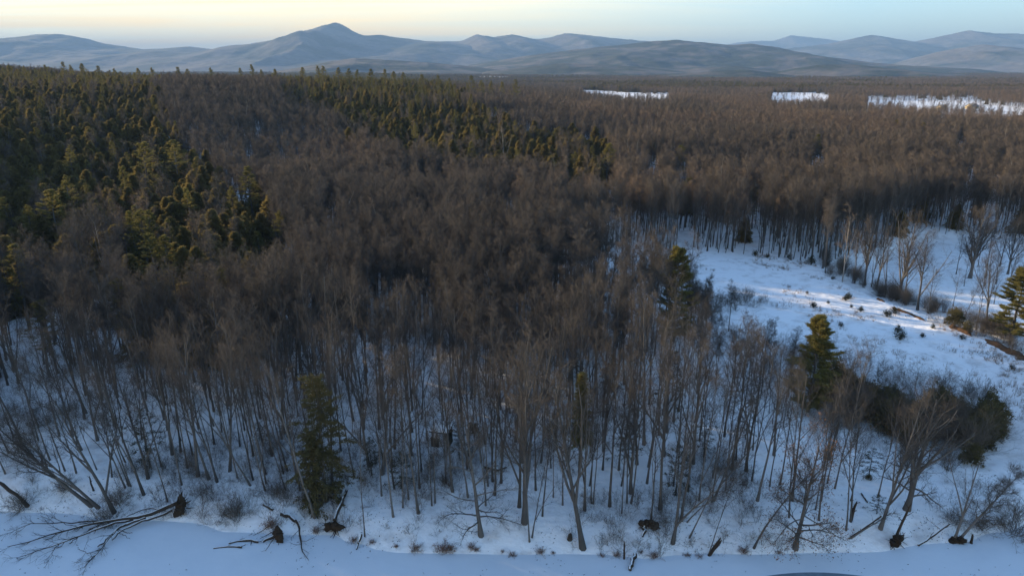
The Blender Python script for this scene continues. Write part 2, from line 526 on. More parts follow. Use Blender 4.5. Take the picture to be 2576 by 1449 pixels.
def ends(P, Rad):
    return P[:, 0], P[:, -1], Rad[:, 0]

# ------------------------------------------------------------------ bare hardwoods
def hardwood(seed, H=19.0, rnd=0.72, r=0.19, limbs=11, t0=0.34, ang=(22, 42), ll=0.36, n2=6, n3=6, n4=5, sway=0.035, bend=(0, 0),
             leaders=0, low=0, droop=0.0, tw=0.0095, leaves=0, lup=0.07, l4=(0.5, 1.15), K0=9):
    """returns (trunk, [limb ...], crown) as Geo"""
    rng = np.random.RandomState(seed)
    z = np.linspace(0, 1, K0)
    px = bend[0] * H * z ** 1.6 + np.cumsum(rng.normal(size=K0) * sway) * H * 0.06
    py = bend[1] * H * z ** 1.6 + np.cumsum(rng.normal(size=K0) * sway) * H * 0.06
    px -= px[0]; py -= py[0]
    T = np.stack([px, py, z * H - 0.35], 1)[None]
    TR = (r * (1.0 - 0.80 * z ** 0.85))[None].copy()
    TR[0, 0] = r * 1.45
    tg = Geo(); tubes(tg, T, TR, 7)
    P1, R1, _ = grow(rng, T, TR, limbs, t0, 0.97, (R(ang[0]), R(ang[1])), lambda t, L: H * ll * (1.12 - rnd * t), 6, lup, 0.075, 0.62, 0.02, 0.28)
    if leaders:
        Pl, Rl, _ = grow(rng, T, TR, leaders, 0.16, 0.42, (R(13), R(26)), lambda t, L: H * (0.92 - t) * 0.92, 6, 0.06, 0.05, 0.78, 0.04, 0.22)
        P1 = np.concatenate([P1, Pl]); R1 = np.concatenate([R1, Rl])
    if low:
        Pw, Rw, _ = grow(rng, T, TR, low, 0.12, 0.36, (R(60), R(88)), lambda t, L: H * 0.30 + 0 * t, 6, -droop, 0.13, 0.42, 0.03, 0.25)
        P1 = np.concatenate([P1, Pw]); R1 = np.concatenate([R1, Rw])
    # the top of the trunk carries twigs like a limb
    k = K0 // 2
    top = T[:, -6:] if K0 >= 6 else T
    topR = TR[:, -6:]
    Pp = np.concatenate([P1, top]); Rp = np.concatenate([R1, topR])
    P2, R2, i2 = grow(rng, Pp, Rp, n2, 0.22, 1.0, (R(22), R(48)), lambda t, L: L * 0.44 * (1.15 - 0.65 * t), 4, 0.08, 0.12, 0.55, 0.012, 0.35)
    lg = []
    for i in range(len(Pp)):
        g = Geo() if i < len(P1) else tg
        if i < len(P1):
            tubes(g, Pp[i:i + 1], Rp[i:i + 1], 5)
        s = i2 == i
        tubes(g, P2[s], R2[s], 3)
        if i < len(P1):
            lg.append(g)
    cg = Geo()
    P3, R3, i3 = grow(rng, P2, R2, n3, 0.15, 1.0, (R(22), R(55)), lambda t, L: np.clip(L * 0.5, 0.5, 2.2) * (1.1 - 0.5 * t), 3, 0.07, 0.13, 0.6, tw * 1.15, 0.5)
    tubes(cg, P3, R3, 3)
    P4, R4, i4 = grow(rng, P3, R3, n4, 0.1, 1.0, (R(20), R(58)), lambda t, L: l4[0] + (l4[1] - l4[0]) * (1 - t), 2, 0.05, 0.1, 0.8, tw, 0.5)
    a, b_, rr = ends(P4, R4)
    cones(cg, a, b_, rr)
    if leaves:
        pick = rng.choice(len(b_), leaves)
        blades(cg, b_[pick] + rng.normal(size=(leaves, 3)) * 0.05, rng.normal(size=(leaves, 3)) - [0, 0, 0.6], 0.17, 0.055, rng, 1)
    return tg, lg, cg
def far_hardwood(seed, H=19.0, r=0.19, limbs=10, t0=0.32, ll=0.36, n2=5, n3=11, tw=0.026, ang=(22, 42), leaders=0):
    rng = np.random.RandomState(seed)
    z = np.linspace(0, 1, 6)
    T = np.stack([np.cumsum(rng.normal(size=6) * 0.12), np.cumsum(rng.normal(size=6) * 0.12), z * H - 0.4], 1)[None]
    TR = (r * (1.05 - 0.85 * z))[None]
    g = Geo(); tubes(g, T, TR, 4)
    P1, R1, _ = grow(rng, T, TR, limbs, t0, 0.98, (R(ang[0]), R(ang[1])), lambda t, L: H * ll * (1.05 - 0.45 * t), 4, 0.09, 0.07, 0.6, 0.03, 0.3)
    if leaders:
        Pl, Rl, _ = grow(rng, T, TR, leaders, 0.16, 0.42, (R(13), R(26)), lambda t, L: H * (0.92 - t) * 0.9, 4, 0.06, 0.05, 0.78, 0.04, 0.25)
        P1 = np.concatenate([P1, Pl]); R1 = np.concatenate([R1, Rl])
    tubes(g, P1, R1, 3)
    P2, R2, _ = grow(rng, P1, R1, n2, 0.2, 1.0, (R(22), R(48)), lambda t, L: L * 0.46 * (1.15 - 0.65 * t), 3, 0.08, 0.1, 0.55, 0.02, 0.4)
    tubes(g, P2, R2, 3, 1)
    P3, R3, _ = grow(rng, P2, R2, n3, 0.1, 1.0, (R(20), R(58)), lambda t, L: 0.8 + 1.1 * (1 - t), 2, 0.06, 0.1, 0.7, tw, 0.5)
    a, b_, rr = ends(P3, R3)
    cones(g, a, b_, rr, 1)
    return g

# ------------------------------------------------------------------ evergreens
def hemlock(seed, H=17.0, Rb=3.1, nb=130, m=14, low=0.07, L=(0.35, 0.75), W=0.10, per=4, irr=0.25, power=0.8):
    """dense pointed evergreen: trunk, crown"""
    rng = np.random.RandomState(seed)
    z = np.linspace(0, 1, 6)
    tg = Geo(); tubes(tg, np.stack([0 * z, 0 * z, z * H * 0.97 - 0.4], 1)[None], (0.02 + 0.012 * H * (1 - z))[None], 6)
    zi = low + (0.985 - low) * (np.arange(nb) + rng.rand(nb)) / nb
    az = np.arange(nb) * 2.399 + rng.normal(size=nb) * 0.3
    lob = 1 + irr * (np.sin(az * 2 + seed) * 0.5 + np.sin(zi * 23 + az * 3 + seed * 2) * 0.5)
    ln = (Rb * (1 - zi) ** power * (0.70 + 0.45 * rng.rand(nb)) * lob + 0.18)
    el = R(-8) + (zi - 0.3) * R(62)
    d0 = np.stack([np.cos(az) * np.cos(el), np.sin(az) * np.cos(el), np.sin(el)], 1)
    s = np.linspace(0, 1, 4)
    P = np.stack([0 * zi, 0 * zi, zi * H], 1)[:, None] + d0[:, None] * (ln[:, None] * s)[:, :, None]
    P[:, :, 2] -= (ln[:, None] * 0.22) * s ** 2 * (1 - zi[:, None])
    cg = Geo()
    tubes(cg, P, (0.035 * (1 - zi) + 0.012)[:, None] * (1 - 0.7 * s)[None], 3, 1)
    n = nb * m
    idx = np.repeat(np.arange(nb), m)
    t = 0.12 + 0.88 * np.sqrt(rng.rand(n))
    c, T = along(P[idx], t)
    C = np.repeat(c, per, 0) + rng.normal(size=(n * per, 3)) * np.array([0.16, 0.16, 0.09])
    D = np.repeat(T, per, 0) * 0.9 + rng.normal(size=(n * per, 3)) * np.array([0.6, 0.6, 0.32]) + np.array([0, 0, -0.12])
    sc_ = np.repeat(0.35 + 0.65 * np.minimum(1, ln[idx] / 1.8), per)
    blades(cg, C, D, (L[0] + (L[1] - L[0]) * rng.rand(n * per)) * sc_, W * (0.6 + 0.8 * rng.rand(n * per)) * sc_, rng, 0)
    # leader
    blades(cg, np.tile([0, 0, H * 0.96], (10, 1)) + rng.normal(size=(10, 3)) * 0.05, np.array([0, 0, 1.0]) + rng.normal(size=(10, 3)) * 0.3, 0.5, 0.05, rng, 0)
    return tg, cg
def pine(seed, H=23.0, Rm=4.2, low=0.36, gap=1.05, L=0.42, W=0.05, pads=9, per=8, br=5, thick=0.013):
    """white pine: level tiers of plumed boughs with gaps between"""
    rng = np.random.RandomState(seed)
    z = np.linspace(0, 1, 8)
    wob = np.cumsum(rng.normal(size=(8, 2)) * 0.10, 0)
    Tk = np.stack([wob[:, 0], wob[:, 1], z * H * 0.98 - 0.4], 1)[None]
    tg = Geo(); tubes(tg, Tk, (0.02 + thick * H * (1 - z) ** 0.9)[None], 7)
    P = []; ln_ = []; zs_ = []
    zz = low * H
    while zz < H * 0.985:
        f = zz / H
        u = (f - low) / (1 - low)
        prof = min(1.0, 0.55 + 1.3 * u) * (1 - u) ** 0.72 + 0.05
        for k in range(rng.randint(br - 1, br + 2)):
            az = rng.rand() * 6.283
            ln = Rm * prof * (0.55 + 0.6 * rng.rand())
            el = R(-6 + 34 * u) + rng.normal() * R(6)
            d = np.array([math.cos(az) * math.cos(el), math.sin(az) * math.cos(el), math.sin(el)])
            s = np.linspace(0, 1, 4)[:, None]
            p = np.array([np.interp(f, z, wob[:, 0]), np.interp(f, z, wob[:, 1]), zz + rng.normal() * 0.08]) + d * ln * s
            p[:, 2] += 0.13 * ln * s[:, 0] ** 2
            P.append(p); ln_.append(ln); zs_.append(u)
        zz += gap * (0.75 + 0.5 * rng.rand()) * (1 - 0.45 * u)
    P = np.array(P); ln_ = np.array(ln_); zs_ = np.array(zs_)
    cg = Geo()
    tubes(cg, P, (0.018 + 0.010 * ln_)[:, None] * np.linspace(1, 0.3, 4)[None], 4, 1)
    nb = len(P); n = nb * pads
    idx = np.repeat(np.arange(nb), pads)
    t = 0.30 + 0.70 * rng.rand(n) ** 0.7
    c, T = along(P[idx], t)
    side = np.cross(T, [0, 0, 1.0])
    c = c + side * (rng.normal(size=n) * 0.20 * ln_[idx] * 0.62 * (1.15 - t))[:, None] + np.array([0, 0, 0.06])
    C = np.repeat(c, per, 0) + rng.normal(size=(n * per, 3)) * np.array([0.12, 0.12, 0.06])
    D = np.repeat(T, per, 0) * 0.55 + rng.normal(size=(n * per, 3)) * np.array([0.75, 0.75, 0.5]) + np.array([0, 0, 0.42])
    blades(cg, C, D, L * (0.7 + 0.6 * rng.rand(n * per)), W * (0.7 + 0.6 * rng.rand(n * per)), rng, 0)
    return tg, cg
def bushy(seed, H=5.0, Rb=3.0, n=420, per=9, L=0.32, W=0.055, twigs=0):
    """round bushy evergreen that is green to the ground"""
    rng = np.random.RandomState(seed)
    u = rng.normal(size=(n, 3)); u = unit(u); u[:, 2] = np.abs(u[:, 2])
    rad = rng.rand(n) ** 0.28
    bump = 1 + 0.20 * np.sin(u[:, 0] * 5 + seed) * np.sin(u[:, 1] * 5 + seed * 2) + 0.14 * np.sin(u[:, 2] * 9 + u[:, 0] * 7)
    Pn = u * (rad * bump)[:, None] * np.array([Rb, Rb, H * 0.92]) + [0, 0, 0.25]
    tg = Geo()
    stems = np.stack([np.zeros((9, 3)), rng.normal(size=(9, 3)) * [Rb * 0.2, Rb * 0.2, 0] + [0, 0, H * 0.4], rng.normal(size=(9, 3)) * [Rb * 0.35, Rb * 0.35, H * 0.1] + [0, 0, H * 0.72]], 1)
    stems[:, 0, 2] = -0.3
    tubes(tg, stems, np.tile([0.09, 0.05, 0.02], (9, 1)), 4)
    cg = Geo()
    C = np.repeat(Pn, per, 0) + rng.normal(size=(n * per, 3)) * 0.16
    D = np.repeat(u, per, 0) * 0.8 + rng.normal(size=(n * per, 3)) * 0.6 + [0, 0, 0.45]
    blades(cg, C, D, L * (0.6 + 0.8 * rng.rand(n * per)), W, rng, 0)
    return tg, cg
def shrub(seed, H=2.0, spread=1.5, n=46, sub=6, r=0.014, leaves=0, arch=-0.10, sub2=0, lw=0.03, ll=0.10):
    """thicket of thin stems from one root: (stems, twigs)"""
    rng = np.random.RandomState(seed)
    az = rng.rand(n) * 6.283; tilt = np.abs(rng.normal(size=n)) * 0.55 + 0.1
    ln = H * (0.55 + 0.6 * rng.rand(n)); base = rng.normal(size=(n, 3)) * [spread * 0.16, spread * 0.16, 0]
    d = np.stack([np.cos(az) * np.sin(tilt) * spread / H * 1.2, np.sin(az) * np.sin(tilt) * spread / H * 1.2, np.cos(tilt)], 1)
    d = unit(d)
    pts = [base - [0, 0, 0.1]]
    for k in range(4):
        d = unit(d + np.array([0, 0, arch]) + rng.normal(size=(n, 3)) * 0.10)
        pts.append(pts[-1] + d * (ln / 4)[:, None])
    P = np.stack(pts, 1); Rr = (r * (0.7 + 0.6 * rng.rand(n)))[:, None] * np.linspace(1, 0.35, 5)[None]
    sg = Geo(); tubes(sg, P, Rr, 3)
    cg = Geo()
    P2, R2, _ = grow(rng, P, Rr, sub, 0.25, 1.0, (R(20), R(55)), lambda t, L: L * 0.32 * (1.2 - 0.6 * t), 3, 0.05, 0.15, 0.6, 0.007, 0.5)
    tubes(cg, P2, R2, 3)
    tips = P2[:, -1]
    if sub2:
        P3, R3, _ = grow(rng, P2, R2, sub2, 0.1, 1.0, (R(20), R(60)), lambda t, L: 0.22 * H * (1.1 - 0.5 * t) , 2, 0.04, 0.1, 0.8, 0.008, 0.5)
        a, b_, rr = ends(P3, R3); cones(cg, a, b_, rr)
        tips = b_
    if leaves:
        pk = rng.choice(len(tips), leaves)
        blades(cg, tips[pk] + rng.normal(size=(leaves, 3)) * 0.12 * H * 0.4, rng.normal(size=(leaves, 3)), ll, lw, rng, 1)
    return sg, cg

# ------------------------------------------------------------------ ground
def ground_mesh():
    ny, nx = 430, 430
    X = G_X; Z = G_Z
    Y = np.broadcast_to(G_Y[:, None] - 60, X.shape)
    V = np.stack([X, Y, Z], -1).reshape(-1, 3)
    i = (np.arange(ny - 1)[:, None] * nx + np.arange(nx - 1)[None]).ravel()
    Q = np.stack([i, i + 1, i + nx + 1, i + nx], 1)
    return Geo().add(V, Q)
tag(link('snowy_ground', ground_mesh().mesh('snowy_ground', ['ground_snow'], True)), 'snow covered ground under the wood and the clearing', None, None, 'structure')
def flat_sheet(name, pts, z, mat):
    g = Geo(); n = len(pts)
    V = np.array([(p[0], p[1], z) for p in pts])
    c = V.mean(0)
    T = [(i, (i + 1) % n, n) for i in range(n)]
    g.add(np.concatenate([V, c[None]]), None, T)
    return link(name, g.mesh(name, [mat]))
ice = flat_sheet('frozen_river', [(-700, -60), (500, -60), (500, 130), (-700, 130)], 0.0, 'ice_snow')
tag(ice, 'snow covered frozen river in front of the wood', None, None, 'structure')
_a = np.linspace(0, 2 * math.pi, 40, endpoint=False)
dcx, dcy = on_z(2075, 1492, 0)
di = flat_sheet('dark_ice', [(dcx + 8.6 * math.cos(a) * (1 + 0.06 * math.sin(3 * a)), dcy + 3.1 * math.sin(a)) for a in _a], 0.006, 'dark_ice')
tag(di, 'bare grey patch of ice on the frozen river', None, None, 'structure')

# far snowy fields: clear pieces of the valley floor
FIELDS = [
    [(1463, 229), (1500, 228), (1535, 232), (1600, 235), (1690, 240), (1672, 251), (1600, 249), (1478, 243)],
    [(1945, 235), (2030, 234), (2085, 242), (2082, 256), (2010, 257), (1938, 254)],
    [(2180, 254), (2300, 253), (2445, 254), (2470, 263), (2590, 276), (2590, 285), (2470, 281), (2390, 278), (2320, 275), (2250, 268), (2180, 266)],
]
SNOW_GAPS = [[(1200, 195), (1240, 192), (1280, 193), (1278, 197), (1210, 200)], [(1510, 201), (1540, 200), (1540, 204), (1515, 206)],
             [(2320, 224), (2430, 226), (2430, 230), (2320, 227)], [(1700, 232), (1760, 234), (1760, 238), (1705, 237)], [(2160, 236), (2200, 238), (2200, 241), (2165, 240)]]
for i, f in enumerate(FIELDS + SNOW_GAPS):
    g = Geo(); pts = []
    for j in range(len(f)):
        a, b_ = f[j], f[(j + 1) % len(f)]
        for k in range(6):
            pts.append((a[0] + (b_[0] - a[0]) * k / 6, a[1] + (b_[1] - a[1]) * k / 6))
    W3 = [ground_at(p[0], p[1]) for p in pts]
    V = np.array(W3); c = V.mean(0)
    rings = [V * s_ + c * (1 - s_) for s_ in (1.0, 0.75, 0.5, 0.25)] 
    n = len(V); VV = np.concatenate(rings + [c[None]])
    VV[:, 2] = sheet(VV[:, 0], VV[:, 1]) + (0.6 if i < 3 else 3.0)
    Q = []; T = []
    for r_ in range(3):
        for k in range(n):
            Q.append((r_ * n + k, r_ * n + (k + 1) % n, (r_ + 1) * n + (k + 1) % n, (r_ + 1) * n + k))
    for k in range(n):
        T.append((3 * n + k, 3 * n + (k + 1) % n, 4 * n))
    g.add(VV, Q, T)
    tag(link('snow_field', g.mesh('snow_field', ['field_snow'])), None, None, None, 'structure')

# ------------------------------------------------------------------ mountains
def mountain(name, prof, D, W, label, mat='mountain_wood', seed=1, spur=0.6, nx=300, nv=64, back=0.8, fine=0.02):
    xs = np.array([p[0] for p in prof], float); ys = np.array([p[1] for p in prof], float)
    X, Z = at_y(xs, ys, D)
    gx = np.linspace(X[0], X[-1], nx)
    # smooth outline through the points
    pz = np.interp(gx, X, Z)
    k = np.hanning(7); k /= k.sum()
    pz = np.convolve(np.pad(pz, 3, 'edge'), k, 'valid')
    v = np.concatenate([-np.linspace(1, 0, nv, endpoint=False), np.linspace(0, back, nv // 3)])
    GX, GV = np.meshgrid(gx, v)
    GY = D + GV * W
    wob = fbm(GX / (W * 0.5) + seed * 7.1, GY / (W * 0.5), 3) * W * 0.35 * np.abs(GV)
    PZ = np.interp(GX + wob, gx, pz)
    fall = np.clip(1 - np.abs(GV), 0, 1)
    shape = fall ** 1.15
    n1 = fbm(GX / (W * 0.42) + seed * 3.7, GY / (W * 0.55) + seed, 5)
    ridge = 1 - np.abs(fbm(GX / (W * 0.3) + seed * 1.7, GY / (W * 0.6), 4)) * 2.4
    env = 4 * np.abs(GV) * (1 - np.abs(GV))
    base = sheet(GX.ravel(), GY.ravel()).reshape(GX.shape) - 25
    hgt = np.maximum(PZ - 10, 20)
    Zf = base * (1 - shape) + (PZ) * shape + hgt * env * spur * (0.55 * n1 + 0.22 * (ridge - 0.4))
    Zf = Zf + hgt * fine * fbm(GX / (W * 0.03), GY / (W * 0.03), 3) * np.minimum(1, 5 * fall)
    end = ss(0, 0.05, (GX - gx[0]) / (gx[-1] - gx[0])) * ss(0, 0.05, (gx[-1] - GX) / (gx[-1] - gx[0]))
    Zf = base * (1 - end) + Zf * end if name == 'hill' else Zf
    V = np.stack([GX, GY, Zf], -1).reshape(-1, 3)
    ny = len(v)
    i = (np.arange(ny - 1)[:, None] * nx + np.arange(nx - 1)[None]).ravel()
    o = link(name, Geo().add(V, np.stack([i, i + 1, i + nx + 1, i + nx], 1)).mesh(name, [mat], True))
    tag(o, label, None, None, 'structure')
    return o
mountain('mountain', [(1780, 125), (1850, 109), (1900, 104), (1945, 104), (1990, 90), (2040, 95), (2095, 101), (2150, 112), (2230, 112), (2300, 108), (2390, 96), (2480, 100), (2700, 110)],
         24000, 4000, 'far pale blue mountain on the skyline', 'snowy_mountain', 2, fine=0.01)
mountain('mountain', [(1900, 130), (2000, 121), (2080, 112), (2130, 101), (2195, 88), (2240, 97), (2300, 106), (2355, 95), (2435, 77), (2500, 85), (2560, 86), (2640, 92), (2800, 120)],
         16000, 4600, 'broad lilac mountain range behind the far fields', 'snowy_mountain', 3)
mountain('mountain', [(-500, 130), (-250, 108), (-100, 112), (0, 103), (50, 97), (90, 88), (140, 86), (200, 94), (260, 110), (360, 125), (420, 122), (475, 118), (530, 124), (572, 129), (600, 121), (650, 108), (740, 91), (780, 76),
                      (815, 65), (836, 58), (847, 57), (860, 63), (895, 82), (915, 91), (955, 88), (1000, 95), (1060, 103), (1120, 106), (1200, 118), (1320, 140)],
         13500, 5200, 'long blue mountain with a pointed summit', 'mountain_wood', 5, nx=420)
mountain('mountain', [(940, 135), (1050, 112), (1110, 106), (1160, 104), (1200, 87), (1240, 95), (1290, 88), (1345, 100), (1385, 95), (1425, 84), (1490, 91), (1560, 99), (1640, 105), (1760, 115), (1900, 130)],
         15000, 5000, 'blue mountain ridge with three rounded tops', 'mountain_wood', 8)
mountain('mountain', [(1180, 165), (1330, 140), (1450, 125), (1560, 114), (1640, 105), (1700, 101), (1760, 107), (1830, 114), (1890, 111), (1950, 119), (2030, 136), (2110, 152), (2230, 168), (2360, 180)],
         7500, 2900, 'dark wooded hill rising over the valley', 'foothill_wood', 11)
mountain('mountain', [(2220, 182), (2290, 162), (2360, 140), (2420, 121), (2475, 113), (2540, 119), (2620, 130), (2800, 150)],
         9500, 2800, 'rounded hill with pale ledges at its top', 'snowy_mountain', 14)
mountain('hill', [(700, 185), (770, 168), (835, 154), (895, 147), (960, 151), (1060, 157), (1150, 164), (1250, 175), (1320, 184)],
         5600, 1600, 'low wooded hill below the pointed mountain', 'foothill_wood', 17)
mountain('hill', [(1180, 186), (1300, 172), (1420, 160), (1500, 163), (1600, 168), (1700, 178), (1760, 172), (1850, 167), (1950, 178), (2050, 186)],
         4800, 1200, 'dark low foothill in the valley', 'foothill_wood', 21)
mountain('hill', [(1850, 190), (1960, 180), (2060, 164), (2140, 162), (2230, 172), (2330, 182), (2500, 190), (2700, 196)],
         4200, 1000, 'dark evergreen rise behind the far fields', 'foothill_wood', 25)
mountain('hill', [(1600, 198), (1700, 188), (1800, 180), (1870, 176), (1940, 184), (2020, 194)],
         3600, 700, 'small dark knoll on the valley floor', 'foothill_wood', 28)

# ------------------------------------------------------------------ where nothing tall may stand
CLEARING = [(1700, 618), (1745, 625), (1830, 636), (1950, 646), (2060, 662), (2086, 705), (2180, 750), (2280, 790), (2400, 832), (2500, 872), (2620, 925),
            (2620, 1080), (2560, 1035), (2520, 1000), (2470, 960), (2380, 950), (2330, 945), (2220, 915), (2120, 885), (2085, 820), (1990, 785), (1900, 745), (1830, 715), (1775, 690), (1740, 655)]
OX_VIEW = [(2230, 625), (2300, 606), (2400, 596), (2620, 640), (2700, 900), (2480, 845), (2400, 805), (2290, 765), (2190, 730), (2100, 690)]
LOW_RIGHT = [(2330, 1190), (2470, 1130), (2560, 1080), (2700, 1060), (2700, 1300), (2560, 1290), (2470, 1240), (2420, 1230)]
CABIN_VIEW = [(1085, 1065), (1150, 1065), (1150, 1125), (1085, 1125)]
def blocked(x, y, z, Ht, loose=None):
    """does a tree standing here cut across one of the open views?"""
    bad = np.zeros(np.shape(x), bool)
    for f in (0.02, 0.2, 0.4, 0.6, 0.78, 0.92):
        px, py, _ = project(x, y, z + f * Ht)
        for poly in [CLEARING, OX_VIEW, LOW_RIGHT]:
            bad |= pip(px, py, poly)
        for poly in FIELDS:
            bad |= pip(px, py, poly) & (loose > (0.04 if f < 0.7 else 0.5))
        bad |= pip(px, py, THICKET) & (loose > 0.12)
    return bad
# evergreen stands, outlines of their canopy
STAND_1 = [(-400, 120), (0, 178), (250, 184), (400, 196), (385, 255), (430, 310), (470, 365), (545, 420), (575, 470), (540, 530), (440, 540), (330, 550), (200, 545), (120, 530), (0, 590), (-400, 680)]
STAND_1B = [(290, 560), (380, 520), (520, 510), (640, 450), (680, 490), (668, 590), (610, 640), (480, 650), (380, 640), (310, 640)]
THICKET = [(2110, 915), (2250, 930), (2400, 955), (2500, 985), (2515, 1060), (2450, 1160), (2380, 1150), (2210, 1085), (2120, 1020)]
STAND_2 = [(690, 195), (760, 182), (850, 180), (1000, 192), (1110, 206), (1180, 225), (1105, 245), (1170, 262), (1260, 290), (1360, 318), (1460, 335), (1530, 352), (1545, 392), (1420, 392), (1300, 372), (1170, 372),
           (1060, 352), (960, 322), (890, 305), (870, 270), (770, 240), (700, 220)]
def jitter(x0, x1, y0, y1, step, rng, wedge=True, left=1.25, right=0.95, shade=0.0):
    xs = np.arange(x0, x1, step); ys = np.arange(y0, y1, step)
    X, Y = np.meshgrid(xs, ys)
    X = X + np.where((np.arange(len(ys)) % 2)[:, None] == 0, 0, step / 2)
    X = (X + (rng.rand(*X.shape) - 0.5) * step * 0.95).ravel(); Y = (Y + (rng.rand(*Y.shape) - 0.5) * step * 0.95).ravel()
    if wedge:
        k = ((X > -left * Y - 25) | ((Y > 60) & (Y < 420) & (X > -430))) & (X < right * Y + 20)
        X, Y = X[k], Y[k]
    return X, Y
rng = np.random.RandomState(11)
zones = [(40, 98, 3.15), (98, 260, 2.55), (260, 520, 3.4), (520, 1000, 5.0), (1000, 1700, 7.5), (1700, 3000, 12.0), (3000, 5200, 22.0)]
HW = []
CON = []
for (a, b_, st) in zones:
    X, Y = jitter(min(-b_ * 1.2 - 40, -430 if b_ < 600 else 0), b_ * 0.95 + 40, a, b_, st, rng)
    Z = sheet(X, Y)
    toe = np.interp(X, _tx, _ty)
    k = (Y - toe > 4.0 + 3 * rng.rand(len(X))) & ~pip(X, Y, OXBOW)
    X, Y, Z = X[k], Y[k], Z[k]
    px, py, f = project(X, Y, Z + 15)
    wx = 55 * fbm(X / 17 + 50, Y / 17, 3); wy = 26 * fbm(X / 15, Y / 15 + 70, 3)
    px = px + wx; py = py + wy
    pxc = np.clip(px, 2, 1e9)
    s1 = pip(pxc, py, STAND_1) | pip(px, py, STAND_1B)
    s2 = pip(px, py, STAND_2)
    nzv = fbm(X / 60 + 5, Y / 60, 3)
    near_stand = np.zeros(len(X), bool)
    for zz in (11, 15, 18.5):
        qx, qy, _ = project(X, Y, Z + zz)
        qx = qx + wx; qy = qy + wy
        qc = np.clip(qx, 2, 1e9)
        near_stand |= (pip(qc, qy, STAND_1) | pip(qx, qy, STAND_1B) | pip(qx, qy, STAND_2)) & (Y < 900)
    con = (s1 | s2 | near_stand) & (rng.rand(len(X)) < np.where(Y < 260, 0.19, np.where(Y < 520, 0.33, 0.60)))
    sparse = (rng.rand(len(X)) < 0.006 + 0.02 * (nzv > 0.22) + 0.02 * (Y > 450)) & (Y > 130)
    farc = (Y > 1500) & (fbm(X / 420 + 2, Y / 420 + 8, 4) > -0.02) & (rng.rand(len(X)) < 0.75)
    con = con | sparse | farc | ((X < -0.8 * Y - 12) & (Y < 150) & (rng.rand(len(X)) < 0.30))  # last term: unseen evergreens left of frame, added to shade the ice
    cc = 0.47 * X + 0.883 * Y
    thin = (X > 20) & (X < 66) & (cc > 126) & (cc < 164) & (rng.rand(len(X)) < 0.88)   # wood thinned along the sun's path to let light onto the clearing
    big = np.maximum(1.0, st / 8.0) if Y.size else 1
    big = 1.0 + max(0, (st - 5.0)) / 10.0
    bl = blocked(X, Y, Z, np.where(Y < 130, 19.5, 16.5), rng.rand(len(X)))
    gap = fbm(X / 16 + 40, Y / 16 + 3, 3) < (-0.24 if a < 200 else -0.5)
    for c, arr in ((con, CON), (~con & ~gap & ~thin & ~(near_stand & (rng.rand(len(X)) < 0.90)), HW)):
        kk = c & ~bl
        arr.append(np.stack([X[kk], Y[kk], Z[kk], np.full(kk.sum(), big), np.where(s1 | s2 | near_stand, 1, 0)[kk], np.ones(kk.sum())], 1))
    kk = bl & ~con & ~gap & (Y < 170) & ~blocked(X, Y, Z, 9.5, np.ones(len(X))) & (rng.rand(len(X)) < 0.8)
    HW.append(np.stack([X[kk], Y[kk], Z[kk], np.full(kk.sum(), big), np.zeros(kk.sum()), np.full(kk.sum(), 0.52)], 1))
HW = np.concatenate(HW); CON = np.concatenate(CON)

# ------------------------------------------------------------------ things made by copying
def pack(tree, name, mats=('bark', 'twig')):
    """meshes of one tree kind, to be shared by its copies"""
    tg, lg, cg = tree
    return dict(trunk=tg.mesh(name + '_trunk', [mats[0]], True), limbs=[l.mesh(name + '_limb', [mats[0]]) for l in lg],
                crown=cg.mesh(name + '_crown', [mats[1], 'dead_leaf']))
def put_tree(name, pk, loc, rz, s, label, cat, group=None, tilt=(0, 0), parts=True):
    e = bpy.data.objects.new(name, None); COL.objects.link(e)
    e.empty_display_size = 0.5
    M = Matrix.Rotation(tilt[1], 4, 'X') @ Matrix.Rotation(tilt[0], 4, 'Y') @ Matrix.Rotation(rz, 4, 'Z')
    e.rotation_euler = M.to_euler(); e.location = loc
    e.scale = s if hasattr(s, '__len__') else (s, s, s)
    tag(e, label, cat, group)
    link('trunk', pk['trunk'], e)
    for l in pk.get('limbs', ()):
        link('limb', l, e)
    link('crown', pk['crown'], e)
    return e
SLIM = []
for i in range(14):
    rs = np.random.RandomState(100 + i)
    SLIM.append(pack(hardwood(200 + i, H=15.5 + 4.5 * rs.rand(), r=0.10 + 0.14 * rs.rand() ** 1.5, limbs=int(7 + 4 * rs.rand()), t0=0.34 + 0.18 * rs.rand(), n2=5, n3=5, n4=3, tw=0.0075,
                              ang=(14 + 6 * rs.rand(), 28 + 10 * rs.rand()), ll=0.29 + 0.08 * rs.rand(), leaders=[0, 0, 1, 2, 1, 0, 2][i % 7],
                              sway=0.02 + 0.06 * rs.rand()), 'slim_%d' % i))
POLE = []
for i in range(5):
    rs = np.random.RandomState(300 + i)
    POLE.append(pack(hardwood(320 + i, H=11 + 4 * rs.rand(), r=0.065 + 0.03 * rs.rand(), limbs=7, t0=0.35, ang=(20, 40), ll=0.22, n2=4, n3=4, n4=4, sway=0.05), 'pole_%d' % i))

WOOD_GROUP = 'bare trees of the riverside wood'
WOOD_LABEL = 'slender bare hardwood in the snowy wood behind the river bank'
P3 = lambda X, Y: ground_at(X, Y)
placed = []        # ground spots taken by trees set by hand
def crop(kind, x, y):
    """bottom strip read in three enlarged views"""
    return 0.3479 * x + {0: 0.0, 1: 858.7, 2: 1717.4}[kind], 944.6 + 0.3479 * y
